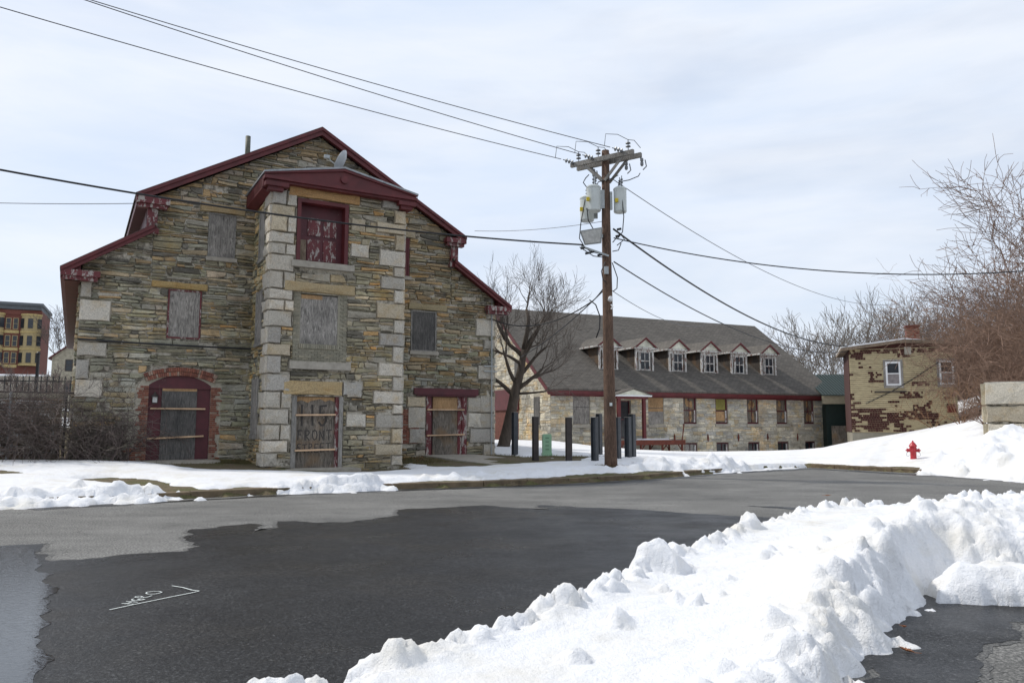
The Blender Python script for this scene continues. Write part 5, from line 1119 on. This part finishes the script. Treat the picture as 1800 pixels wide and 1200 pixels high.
mb = MB(); mb.box(-.19, .19, -.16, .16, -.1, .1); mb.build('base', 'utility_green', PD)

# ================================================================= UTILITY POLE
PX, PY = 3.16, 24.81; PZ = gz(PX, PY)
UP = empty('utility_pole', (PX, PY, PZ-.1), 0, 'weathered wooden utility pole carrying transformers, a floodlight and a crossarm', 'utility pole')
def pz(z): return z-(PZ-.1)
mb = MB(); mb.tube([(0, 0, 0), (0, 0, .3), (-.03, 0, 4), (-.05, 0, 8), (-.04, 0, pz(10.72))], [.215, .205, .175, .145, .125], 16); mb.build('pole', 'pole_wood', UP, True)
# twin crossarms, right end nearer the road
CA = Vector((.82, -.57, 0)).normalized(); CN = Vector((-CA.y, CA.x, 0))
def cpt(s_, z, n=0): v = Vector((-.04, 0, pz(z))) + CA*s_ + CN*n; return (v.x, v.y, v.z)
for n_, za, zb, a, b in ((-.19, 10.40, 10.40, -1.22, 1.12), (.17, 10.38, 10.38, -1.18, 1.22)): mb = MB(); mb.bar(cpt(a, za, n_), cpt(b, zb, n_), .11, .15); mb.build('crossarm', 'grey_timber', UP)
for n_ in (-.19, .17):
    for s_, zt in ((-.72, 10.33), (.72, 10.33)): mb = MB(); mb.bar(cpt(s_, zt, n_), cpt(.05 if s_ > 0 else -.05, 9.65, n_*.9), .04, .09); mb.build('brace', 'grey_timber', UP)
def insul(mb, p, d, n=3, r=.075):
    p = Vector(p); d = Vector(d).normalized(); R = d.to_track_quat('Z', 'Y').to_matrix()
    for k in range(n): mb.lathe([(.02, 0), (r, .02), (r*.9, .05), (.02, .07)], p+d*(k*.11), 12, 0, R)
    mb.tube([p-d*.08, p+d*(n*.11+.05)], .015, 6)
WIREDIR = Vector((-.86, -.35, .13)).normalized()
tops = []
for s_, z in ((-1.1, 10.46), (-.35, 10.47), (.75, 10.48)):
    mb = MB(); p = Vector(cpt(s_, z, -.26)); insul(mb, p, WIREDIR, 3); mb.build('strain_insulator', 'porcelain', UP); tops.append(p+WIREDIR*.45+Vector((PX, PY, PZ-.1)))
    mb = MB(); p2 = Vector(cpt(s_+.18, z+.1, -.19)); insul(mb, p2, (0, 0, 1), 2, .085); mb.tube([p2+Vector((0, 0, .26)), p2+Vector((-.35, -.1, .4)), p2+Vector((-.75, -.2, .38)), p2+Vector((-.8, -.25, -.02))], .012, 4, 0); mb.tube([p2+Vector((0, 0, .26)), p2+Vector((.2, 0, .24)), p2+Vector((.42, .1, .02))], .012, 4); mb.build('pin_insulator', 'porcelain', UP)
for s_, z in ((-.6, 10.3), (.62, 10.3), (1.18, 10.32)):
    mb = MB(); p = Vector(cpt(s_, z, .2)); mb.tube([p, p+Vector((0, -.05, -.1))], .02, 5); mb.lathe([(.03, -.32), (.055, -.28), (.055, -.2), (.03, -.18), (.055, -.15), (.055, -.08), (.03, -.05)], p+Vector((.03, -.05, 0)), 10); mb.tube([p+Vector((.13, -.08, -.12)), p+Vector((.17, -.08, -.34)), p+Vector((.06, -.06, -.45))], .02, 5); mb.build('fuse_cutout', 'porcelain', UP)
def transformer(x, y, z, h, r, label):
    mb = MB(); mb.lathe([(r*.9, 0), (r, .03), (r, h-.05), (r*1.04, h-.04), (r*1.04, h), (r*.8, h+.05), (.03, h+.08)], (x, y, pz(z)), 22); t = mb.build('transformer', 'transformer_paint', UP); t['label'] = label
    mb = MB()
    for a in (-.35, .5):
        bx, by = x+r*.5*math.cos(a*3), y+r*.4*math.sin(a*3); insul(mb, (bx, by, pz(z)+h+.05), (0, 0, 1), 3, .045)
    mb.build('bushing', 'porcelain', t)
    mb = MB(); d = -1 if x < 0 else 1; mb.box(x-d*r-.04, -d*-.12 if False else x-d*(r+.12), y-.05, y+.05, pz(z)+.1, pz(z)+h-.1); mb.build('bracket', 'galvanised', t)
    mb = MB(); a = -2.3 if x > 0 else 3.6; mb.box(x+math.cos(a)*r-.05, x+math.cos(a)*r+.05, y-r*.98-.02, y-r*.7, pz(z)+.3, pz(z)+.42); mb.build('warning_label', 'yellow_label', t); return t
transformer(-.46, -.08, 8.62, .82, .235, 'transformer can on the near left of the pole'); transformer(.42, -.02, 8.60, .80, .215, 'transformer can right of the pole'); transformer(-.62, .55, 8.46, .80, .235, 'transformer can hidden behind the left one')
mb = MB()
for p in [[(.35, 0, 9.42), (.4, 0, 9.65), (.75, .1, 9.75), (1.1, .3, 9.95), (1.18, .45, 10.1)], [(-.38, -.05, 9.45), (-.3, -.1, 9.62), (0, -.2, 9.66), (.25, 0, 9.8), (.4, .2, 9.95)], [(-.66, -.1, 9.4), (-.8, -.1, 9.6), (-.72, -.1, 9.75), (-.6, 0, 9.9)],
          [(.45, -.2, 9.2), (.5, -.25, 8.4), (.46, -.2, 7.9), (.3, -.15, 7.7)], [(-.75, -.15, 9.0), (-.9, -.15, 8.2), (-.95, -.15, 7.7), (-.75, -.15, 7.35)], [(-.7, -.2, 8.7), (-.66, -.2, 8.3), (-.5, -.2, 8.0)], [(.15, 0, 7.3), (.35, .05, 7.35), (.45, .1, 7.6)],
          [(-.12, -.2, 6.9), (-.25, -.22, 6.6), (-.2, -.22, 6.3), (-.1, -.2, 6.25)], [(.12, -.1, 6.9), (.28, -.12, 6.4), (.26, -.12, 6.05), (.14, -.12, 5.95)], [(.16, 0, 7.6), (.4, 0, 7.9), (.55, 0, 7.7), (.3, 0, 7.5)], [(-.12, -.2, 7.15), (-.6, -.2, 7.25), (-.85, -.2, 7.45)], [(-.1, -.2, 7.05), (-.5, -.2, 7.1), (-.95, -.2, 7.4)]]:
    mb.tube([(x, y, pz(z)) for x, y, z in p], .017, 5)
mb.build('jumper_wires', 'dark_rubber', UP)
mb = MB()
for x, z in ((-.85, 7.35), (-.7, 7.18), (-.55, 7.22), (-.3, 7.12), (.3, 7.75), (.35, 7.98)): mb.tube([(x-.07, -.2, pz(z)), (x+.07, -.2, pz(z+.03))], .04, 6)
mb.build('cable_clamps', 'dark_rubber', UP)
mb = MB(); mb.bar((0, -.2, pz(7.1)), (-.9, -.2, pz(7.42)), .06, .06); mb.box(-.16, -.02, -.25, -.15, pz(6.5), pz(6.75)); mb.build('bracket_arm', 'galvanised', UP)
mb = MB()   # floodlight, lens facing down-left to the camera side
mb.add([(-.98, -.55, pz(7.85)), (-.22, -.45, pz(8.0)), (-.25, -.3, pz(7.5)), (-.8, -.35, pz(7.42)), (-.9, -.1, pz(7.95)), (-.25, -.05, pz(8.02)), (-.28, -.05, pz(7.6)), (-.75, -.08, pz(7.55))], [(0, 3, 2, 1), (4, 5, 6, 7), (0, 1, 5, 4), (1, 2, 6, 5), (2, 3, 7, 6), (3, 0, 4, 7)]); mb.bar((-.3, -.1, pz(7.8)), (0, 0, pz(7.8)), .06, .12); fl = mb.build('floodlight', 'galvanised', UP)
mb = MB(); P = [Vector((-.93, -.555, pz(7.82))), Vector((-.27, -.47, pz(7.95))), Vector((-.30, -.335, pz(7.54))), Vector((-.78, -.375, pz(7.47)))]; mb.add([tuple(p+Vector((0, -.02, -.005))) for p in P]+[tuple(p) for p in P], [(0, 3, 2, 1), (0, 1, 5, 4), (1, 2, 6, 5), (2, 3, 7, 6), (3, 0, 4, 7)]); mb.build('lens', 'lamp_glass', fl)
mb = MB(); mb.lathe([(.075, 0), (.075, .14), (.05, .18)], (.02, -.2, pz(5.66)), 12, 0, Matrix.Rotation(rad(80), 3, 'X')); mb.tube([(.05, -.2, pz(5.5)), (.1, -.24, pz(5.42)), (.05, -.22, pz(5.35))], .025, 6); mb.build('security_camera', 'vinyl_white', UP)
mb = MB(); mb.box(-.04, .04, -.235, -.2, pz(2.23), pz(2.33)); mb.build('number_tag', 'chalk_white', UP)

# ================================================================= OVERHEAD WIRES
def wire(p, q, sag, r, label, name='overhead_wire', mat='wire_grey', n=36, group=None):
    p, q = Vector(p), Vector(q); mb = MB(); pts = [p.lerp(q, i/n) - Vector((0, 0, sag*4*(i/n)*(1-i/n))) for i in range(n+1)]
    mb.tube(pts, r, 5); return tag(mb.build(name, mat, None, True), label, 'wire', group)
PO = Vector((PX, PY, 0))

def ext(p, q, k): p, q = Vector(p), Vector(q); return p+(q-p)*k
pw = 'thin power wires from the crossarm towards the upper left'
wire(tops[0], ext(tops[0], (-11.97, 17, 11.45), 1.3), .18, .013, 'lowest of the three thin power wires running from the crossarm to the upper left', group=pw)
wire(tops[1], ext(tops[1], (-10.6, 18, 12.2), 1.3), .16, .013, 'middle one of the three thin power wires running from the crossarm to the upper left', group=pw)
wire(tops[2], ext(tops[2], (-11.0, 19.2, 12.85), 1.3), .16, .013, 'highest of the three thin power wires running from the crossarm to the upper left', group=pw)
wire((2.3, 24.5, 7.45), ext((2.3, 24.5, 7.45), (-12.4, 18, 8.02), 1.25), .42, .028, 'thick black cable crossing in front of the stone building and its tower', mat='dark_rubber')
wire((-12.05, 23.9, 8.65), (-32, 24, 10.0), .4, .012, 'thin grey service wire running left from the storehouse roof corner')
wire((-1.5, 30.2, 9.38), (3.07, 24.85, 8.33), .12, .010, 'thin grey wire between the right roof corner and the pole')
wire((3.35, 24.8, 8.05), (20.3, 46, 6.35), .95, .033, 'thick twisted black service cable sagging from the pole to the yellow house', mat='dark_rubber')
wire((3.35, 24.8, 6.95), (20.25, 46, 6.05), 1.0, .022, 'lower thinner service cable from the pole to the yellow house', mat='dark_rubber')
wire((3.35, 24.8, 7.75), (19.5, 23.2, 6.75), .85, .020, 'sagging black cable running from the pole across the sky to the right edge', mat='dark_rubber')
wire((3.4, 24.9, 9.75), (31.0, 60, 11.3), 1.6, .014, 'thin wire slanting down to the right across the open sky')
wire((3.3, 24.9, 6.0), (13.0, 51, 8.3), .5, .012, 'thin wire falling from the pole to the granite building roof')
wire((3.05, 24.8, 6.15), (2.7, 25.1, 5.72), .02, .018, 'short cable stub leaving the left side of the pole', mat='dark_rubber', n=6)
wire((2.7, 25.1, 5.72), (-.9, 30.3, 5.85), .55, .022, 'sagging black cable from the pole to the right corner of the stone building', mat='dark_rubber')
wire((3.05, 24.8, 6.05), (.4, 33.5, 4.6), .18, .020, 'black cable running down from the pole into the leaning tree', mat='dark_rubber')
mb = MB(); mb.tube([(2.55, 25.0, 5.72), (2.75, 24.95, 5.55), (2.88, 24.9, 5.15), (2.86, 24.9, 4.75), (2.75, 24.9, 4.45)], .022, 6); tag(mb.build('dangling_cable', 'dark_rubber', None, True), 'cut black cable end dangling left of the pole', 'wire')
for p, lb in (((3.95, 25.6, 7.3), 'black splice on the cable just right of the pole'), ((-.6, 23.3, 7.33), 'black splice on the thick cable beside the roof corner of the stone building')):
    mb = MB(); mb.tube([(p[0]-.1, p[1], p[2]), (p[0]+.1, p[1]+.06, p[2]-.03)], .045, 8); 

# ================================================================= CHAIN-LINK FENCE AND VINES (left)
FN = empty('chain_link_fence', (OB[0], OB[1], 0), AB, 'chain link fence with a whitish post, overgrown with dead vines, left of the stone building', 'fence')
mb = MB()
for x in (-7.2, -4.5, -.2): mb.tube([(x, -.02, .3), (x, -.02, 2.6)], .035, 8)
mb.build('post', 'iron_black', FN)
mb = MB(); mb.tube([(-1.6, -.06, .3), (-1.6, -.06, 2.6)], .04, 8); mb.build('whitish_post', 'galvanised', FN)
mb = MB(); mb.tube([(-9, 0, 2.58), (0, 0, 2.58)], .025, 6); mb.tube([(-9, 0, 1.6), (0, 0, 1.6)], .018, 6); mb.build('rail', 'brown_steel', FN)
mb = MB()
for k in range(-20, 100):
    x0_ = -9+k*.11
    for sg in (1, -1):
        a, b = (x0_, .5), (x0_+sg*2.0, 2.5)
        pts = [a, b]
        if min(a[0], b[0]) < -9.2 or max(a[0], b[0]) > 0: continue
        mb.bar((a[0], -.01*sg, a[1]), (b[0], -.01*sg, b[1]), .007, .007)
mb.build('mesh', 'brown_steel', FN)
mb = MB(); r_ = random.Random(5)
BW = MB(); BW.box(-14, -.3, 1.1, 1.5, 0, 2.45)
RWL = empty('low_brick_wall', (OB[0], OB[1], 0), AB, 'low dark brick wall behind the fence and vines at the left edge', 'wall')
rubble(BW, -14, -.3, .0, 2.4, lambda x, z, d: (x, 1.1-d, z), [], 88, hr=(.12, .3), lr=(.3, .9), palf=lambda x, z, r_: pal([((.17, .12, .09), 3), ((.22, .16, .12), 2), ((.13, .10, .08), 2)], r_)); BW.build('wall_body', ['rubble_stone', 'mortar'], RWL); mb = MB(); mb.box(-14, -.3, 1.0, 1.6, 2.451, 2.6); mb.build('coping', 'far_stone', RWL)
r_ = random.Random(55)
for i, (lx, n, spread, h) in enumerate(((-4.6, 13, 1.3, 1.7), (-3.2, 15, 1.3, 1.7), (-1.9, 18, 1.3, 1.8), (-.5, 20, 1.1, 1.8), (.9, 13, .8, 1.5))):
    wx, wy = wB(lx, -.5); t = empty('dead_vine_tangle', (wx, wy, gz(wx, wy)-.05), AB, ['dense dark vine tangle at the left edge of the fence', 'dense vine tangle around the whitish fence post', 'dense vine tangle in the middle of the fence', 'vine tangle covering the corner of the stone building', 'thin vines climbing the stone wall left of the arched door'][i], 'vine', 'dead vines along the fence and wall')
    a, b = MB(), MB()
    for k in range(n):
        an = r_.uniform(0, 6.28); grow(a, b, (r_.uniform(-spread, spread), r_.uniform(-.15, .2), 0), (math.cos(an)*.5, math.sin(an)*.12, .9), h*r_.uniform(.4, .8), .022, 0, r_, 3, up=-.02, wob=.30, kids=(3, 4), ang=(25, 80), lr=(.6, .95), minr=.006, thin=.15)
    a.build('stems', 'vine_brown', t); b.build('twigs', 'twig_grey' if i == 3 else 'vine_brown', t)
# long climbing strands on the wall
wx, wy = wB(1.2, -.16); t = empty('climbing_vine', (wx, wy, .5), AB, 'bare vine strands spread flat over the wall and the arched doorway', 'vine', 'dead vines along the fence and wall')
a, b = MB(), MB()
for k in range(16):
    x = r_.uniform(-1.1, .5); p = Vector((x, 0, 0)); d = Vector((r_.uniform(-.4, .6), 0, 1)); pts = [p.copy()]
    for j in range(14): d = (d+Vector((r_.gauss(0, .35), 0, r_.gauss(0, .15)-.05*j*.3))).normalized(); p = p+d*r_.uniform(.15, .24); p.y = r_.uniform(-.03, .02); pts.append(p.copy())
    a.tube(pts, [.014*(1-.7*j/14) for j in range(15)], 4)
    for j in range(3, 15, 2):
        q_ = pts[j]; d2_ = Vector((r_.uniform(-1, 1), 0, r_.uniform(-.5, 1))).normalized(); b.tube([q_, q_+d2_*.25, q_+d2_*.4+Vector((r_.uniform(-.2, .2), -.02, r_.uniform(-.2, .2)))], [.007, .006, .004], 3)
a.build('stems', 'vine_brown', t); b.build('twigs', 'vine_brown', t)
# tall grass-like black iron fence beyond
IF = empty('iron_fence', (-33, 44, 2.2), rad(12), 'black iron picket fence on the bank beyond the low wall at the left', 'fence')
mb = MB()
for k in range(60): mb.bar((k*.32, 0, 0), (k*.32, 0, 2.3), .045, .045)
mb.bar((0, 0, .25), (19, 0, .25), .05, .06); mb.bar((0, 0, 2.0), (19, 0, 2.0), .05, .06); mb.build('pickets', 'iron_black', IF)
for k in (2, 5.2, 8.5): mb = MB(); mb.box(k-.07, k+.07, -.07, .07, 0, 3.6); mb.lathe([(.1, 0), (.12, .05), (.03, .15)], (k, 0, 3.6), 8); mb.build('post', 'iron_black', IF)
tree(-37.5, 58, 2.5, 1.6, .08, 404, 'scrubby bare bush among the iron fence at the far left', 'shrub', name='bare_shrub', maxd=4, kids=(4, 5), minr=.02, bark='vine_brown', twig='vine_brown', thin=.05, ang=(30, 70))
tree(-33.5, 56, 2.5, 1.5, .08, 405, 'scrubby bare bush in front of the far stone house', 'shrub', name='bare_shrub', maxd=4, kids=(4, 5), minr=.02, bark='vine_brown', twig='vine_brown', thin=.05, ang=(30, 70))

# ================================================================= FAR LEFT BUILDINGS
xs = np.arange(-260, -40, 3.0); ys = np.arange(70, 320, 3.0); X, Y = np.meshgrid(xs, ys)
Zh = -1+14.0*sstep(0, 70, sdpoly(X, Y, [(-47, 82), (-258, 60), (-258, 318), (-60, 318), (-45, 180)])) + 1.2*fbm(X*.05, Y*.05, 16)
tag(grid_mesh('hill', xs, ys, Zh, 'snow'), kind='structure')
BBX = empty('brick_apartment_building', (-100.5, 147, 11.5), rad(25), 'red brick apartment block with yellow bow windows on the hill at the left edge', 'building')
def bz(z): return z-11.5
mb = MB(); mb.box(-16, 8.2, 0, 14, 0, bz(24.2)); mb.build('wall', 'brick_red', BBX)
mb = MB(); mb.box(-16, 8.2, -.5, 14.3, bz(24.2), bz(25.0)); mb.box(-16, 8.5, -1.0, 14.6, bz(25.0), bz(25.5)); mb.build('cornice', 'slate_grey', BBX)
mb = MB(); mb.box(-16, 8.3, -.2, -.001, bz(23.2), bz(24.1)); mb.build('frieze', 'brick_red', BBX)
for cx_, wv in ((-6.2, 1.9), (0.2, 1.9), (6.6, 1.7)):
    n = 10; prof = [(cx_-wv*math.cos(math.pi*k/n), -1.15*math.sin(math.pi*k/n)) for k in range(n+1)]
    mb = MB(); mb.prism(prof, bz(13.2), bz(23.2), 0, 'z'); by = mb.build('bow_bay', 'yellow_trim', BBX)
    prof2 = [(cx_-(wv+.15)*math.cos(math.pi*k/n), -1.35*math.sin(math.pi*k/n)) for k in range(n+1)]
    for zc_ in (23.0, 19.6, 16.3, 13.2): mb = MB(); mb.prism(prof2, bz(zc_), bz(zc_+.35), 0, 'z'); mb.build('bay_moulding', 'brick_tan', by)
    for zf in (20.5, 17.1, 13.8):
        for t in (-58, 0, 58):
            a_ = rad(90+t); c_ = Vector((cx_+wv*math.cos(a_)*.98, -1.15*math.sin(a_)*1.0, bz(zf))); tg = Vector((math.sin(a_)*wv, math.cos(a_)*1.15, 0)).normalized(); nn = Vector((tg.y, -tg.x, 0)); 
            if nn.y > 0: nn = -nn
            w = .42; P = [c_-tg*w, c_+tg*w]; mb = MB(); vs = []
            for o_ in (.12, .0):
                vs += [tuple(P[0]+nn*o_), tuple(P[1]+nn*o_), tuple(P[1]+nn*o_+Vector((0, 0, 1.9))), tuple(P[0]+nn*o_+Vector((0, 0, 1.9)))]
            mb.add(vs, [(0, 1, 2, 3), (0, 4, 5, 1), (1, 5, 6, 2), (2, 6, 7, 3), (3, 7, 4, 0)]); mb.build('window', 'window_dark', by)
for xw in (-3.0, 3.4):
    for zf in (20.3, 16.9, 13.6):
        for dx_ in (-.6, .6): sash(xw+dx_-.45, xw+dx_+.45, bz(zf), bz(zf+2.2), -.1, 'window_dark', BBX, 'yellow_trim', 'window', .5, False, .1)
        mb = MB(); mb.box(xw-1.2, xw+1.2, -.15, -.001, bz(zf-.8), bz(zf-.2)); mb.build('spandrel', 'brick_tan', BBX)
HG = empty('grey_house', (-93.5, 168, 11.0), rad(20), 'distant grey house with a dormer in a slate roof, beyond the brick block', 'house')
mb = MB(); mb.box(0, 15, 0, 9, 0, 9.6); mb.build('wall', 'grey_siding', HG)
mb = MB(); mb.prism([(-.4, 9.5), (9.4, 9.5), (7.0, 13.6), (2.0, 13.6)], -.4, 15.4, 0, 'x'); mb.build('roof', 'slate_grey', HG)
mb = MB(); mb.box(8.5, 10, .5, 2, 10.2, 12); mb.prism([(8.2, 12), (10.3, 12), (9.25, 12.8)], .4, 3); d_ = mb.build('dormer', 'vinyl_white', HG); mb = MB(); mb.box(8.85, 9.65, .42, .499, 10.5, 11.7); mb.build('window', 'window_dark', d_)
for r0 in (2.6, 6.2):
    for k in range(6): x = 1+k*2.3; w = sash(x, x+1.1, r0, r0+1.9, -.1, 'window_dark', HG, 'vinyl_white', 'window', .5, False, .18)
HS = empty('far_stone_house', (-62.5, 104, 6.0), rad(22), 'distant pale stone house with a red-edged gable beside the eaves of the big building', 'house')
mb = MB(); mb.prism([(0, -2), (0, 4.9), (5.4, 9.2), (10.8, 4.9), (10.8, -2)], 0, 14); mb.build('wall', 'far_stone', HS)
mb = MB(); slab(mb, (-.4, 4.75), (5.4, 9.5), -.4, 14.3, .2); slab(mb, (5.4, 9.5), (11.2, 4.75), -.4, 14.3, .2); mb.build('roof', 'dark_red_paint', HS)
for x, z0_ in ((1.6, 3.0), (4.0, 5.6), (4.0, 3.0), (4.0, -.2), (1.6, -.2), (7, 3), (7, -.2)): sash(x, x+.9, z0_, z0_+1.6, -.06, 'window_dark', HS, 'brown_steel', 'window', .5, False, .1)
tree(-88, 150, 12, 5.2, .3, 301, 'large bare tree behind the grey house at the far left', twig='twig_grey', maxd=4, kids=(4, 5), minr=.035, lr=(.62, .8))
tree(-82, 152, 11.5, 4.9, .3, 302, 'second bare tree nearer the red eaves at the far left', twig='twig_grey', maxd=4, kids=(4, 5), minr=.035, lr=(.62, .8))
RT = empty('pale_retaining_wall', (-84, 118, 4), rad(15), 'long pale retaining wall below the brick apartment block', 'wall'); mb = MB(); mb.box(-10, 13, 0, 1, -2, 5.3); mb.build('wall_body', 'concrete', RT); mb = MB(); mb.box(-10, 13.2, -.1, 1.1, 5.3, 5.6); mb.build('coping', 'snow', RT)

# ================================================================= ROAD MARKING, LEAVES, GRASS
mb = MB()
def stroke(mb, pts, w, z=.013):
    for (ax, ay), (bx, by) in zip(pts, pts[1:]):
        L_ = math.hypot(bx-ax, by-ay)+1e-6; nx, ny = -(by-ay)/L_*w/2, (bx-ax)/L_*w/2
        mb.add([(ax+nx, ay+ny, z), (ax-nx, ay-ny, z), (bx-nx, by-ny, z), (bx+nx, by+ny, z)], [(0, 1, 2, 3)])

mb = MB()
S_ = [[(-3.5, 6.89), (-3.39, 7.08), (-3.28, 7.25), (-3.18, 7.41), (-3.07, 7.57), (-3.03, 7.65)], [(-3.03, 7.66), (-3.12, 7.7), (-3.26, 7.82), (-3.4, 7.9)]]
for st_ in S_: stroke(mb, st_, .016)
S_ = [[(-3.36, 7.59), (-3.4, 7.63), (-3.46, 7.64), (-3.51, 7.6), (-3.49, 7.54), (-3.45, 7.51), (-3.39, 7.52), (-3.36, 7.58)], [(-3.39, 7.45), (-3.4, 7.39), (-3.42, 7.36), (-3.48, 7.42), (-3.52, 7.42), (-3.52, 7.38), (-3.46, 7.35), (-3.44, 7.39)], [(-3.38, 7.29), (-3.43, 7.31), (-3.45, 7.29), (-3.4, 7.26), (-3.38, 7.29)],
      [(-3.49, 7.31), (-3.5, 7.29), (-3.48, 7.25), (-3.44, 7.23), (-3.4, 7.26)], [(-3.39, 7.17), (-3.45, 7.19), (-3.51, 7.2)], [(-3.51, 7.12), (-3.46, 7.12), (-3.45, 7.19)], [(-3.51, 7.12), (-3.38, 7.09)]]
for k_, st_ in enumerate(S_): stroke(mb, st_, .012, .0135+.0003*k_)
tag(mb.build('survey_marking', 'chalk_white'), 'chalky white survey bracket with scrawled letters painted on the wet road', 'road marking')

def leaf(x, y, z, r, seed, label, tilt=.3):
    rn = random.Random(seed); P = []
    for k in range(18):
        a = 6.283*k/18; rr = r*(1.0 if k % 3 == 0 else .45)*(1.25 if abs(math.sin(a)) < .5 else .8)*rn.uniform(.85, 1.1); P.append((rr*math.cos(a), rr*.75*math.sin(a)))
    mb = MB(); vs = [(px, py, .012+.25*abs(px)*tilt+.2*abs(py)+rn.uniform(0, .004)) for px, py in P]; vs2 = [(a, b, c-.0015) for a, b, c in vs]; n = len(vs)
    mb.add(vs+[(0, 0, .004)]+vs2+[(0, 0, .0025)], [(i, (i+1) % n, n) for i in range(n)]+[(n+1+(i+1) % n, n+1+i, 2*n+1) for i in range(n)]); mb.tube([(0, 0, .004), (r*.9, .01, .006), (r*1.7, .03, .012)], .0018, 4)
    o = mb.build('oak_leaf', 'dry_leaf'); o.location = (x, y, z); o.rotation_euler = (.1, .1, rn.uniform(0, 6)); return tag(o, label, 'leaf')
leaf(2.80, 5.66, .01, .055, 3, 'curled orange oak leaf lying at the foot of the snow bank, nearest the camera')
leaf(4.24, 7.42, .01, .05, 4, 'brown oak leaf under the slab of snow on the driveway'); leaf(3.07, 6.22, .03, .035, 5, 'small brown leaf caught in the notch of the snow bank')
leaf(4.9, 12.1, .52, .05, 6, 'dark leaf lying on top of the snow bank near the road')

gr = MB(); rn = random.Random(12)
for k in range(9000):
    lx = rn.choice((rn.uniform(-.2, 5.1), rn.uniform(9.5, 15.2), rn.uniform(3.9, 5.0), rn.uniform(9.4, 11.5)))
    ly = -rn.uniform(.12, 1.5) if lx < 5.1 else -rn.uniform(.1, 2.2)
    if 1.9 < lx < 4.0 and ly > -1.3: continue
    if 11.2 < lx < 14.8 and lx-11.2 > -ly*.25 and lx < 13.6-ly*.3: continue
    x, y = wB(lx, ly); z = gz(x, y); h = rn.uniform(.02, .09); a = rn.uniform(0, 6.28); c, s_ = math.cos(a)*.006, math.sin(a)*.006; dx_, dy_ = rn.gauss(0, .035), rn.gauss(0, .035)
    gr.add([(x-c, y-s_, z), (x+c, y+s_, z), (x+dx_, y+dy_, z+h)], [(0, 1, 2)])
for cx_, cy_, n, sp in ((3.2, 24.6, 700, .4), (2.4, 29.5, 900, .8), (-11.0, 18.2, 0, .5)):
    for k in range(n):
        x, y = cx_+rn.gauss(0, sp), cy_+rn.gauss(0, sp*.6); z = gz(x, y); h = rn.uniform(.03, .1); a = rn.uniform(0, 6.28); c, s_ = math.cos(a)*.006, math.sin(a)*.006
        gr.add([(x-c, y-s_, z), (x+c, y+s_, z), (x+rn.gauss(0, .03), y+rn.gauss(0, .03), z+h)], [(0, 1, 2)])
tag(gr.build('grass', 'grass_blade'), 'dry grass and moss between the walls and the snow', 'grass', kind='stuff')
lv = MB()
for k in range(420):
    lx, ly = (rn.uniform(-.5, 5.0), -abs(rn.gauss(.25, .25))-.12) if k % 3 else (rn.uniform(9.5, 11.4), -abs(rn.gauss(.5, .5))-.1)
    x, y = wB(lx, ly); z = gz(x, y)+.015; a = rn.uniform(0, 6.28); r = rn.uniform(.02, .045)
    lv.add([(x+r*math.cos(a+q_)*(1 if q_ in (0, 3.14) else .6), y+r*math.sin(a+q_)*(1 if q_ in (0, 3.14) else .6), z+rn.uniform(0, .03)) for q_ in (0, 1.57, 3.14, 4.71)], [(0, 1, 2, 3)])
tag(lv.build('leaf_litter', 'dry_leaf'), 'fallen leaves gathered along the foot of the wall', 'leaves', kind='stuff')
for o in bpy.data.objects:
    if o.type == 'MESH' and o.name.startswith('survey_marking'):
        pass
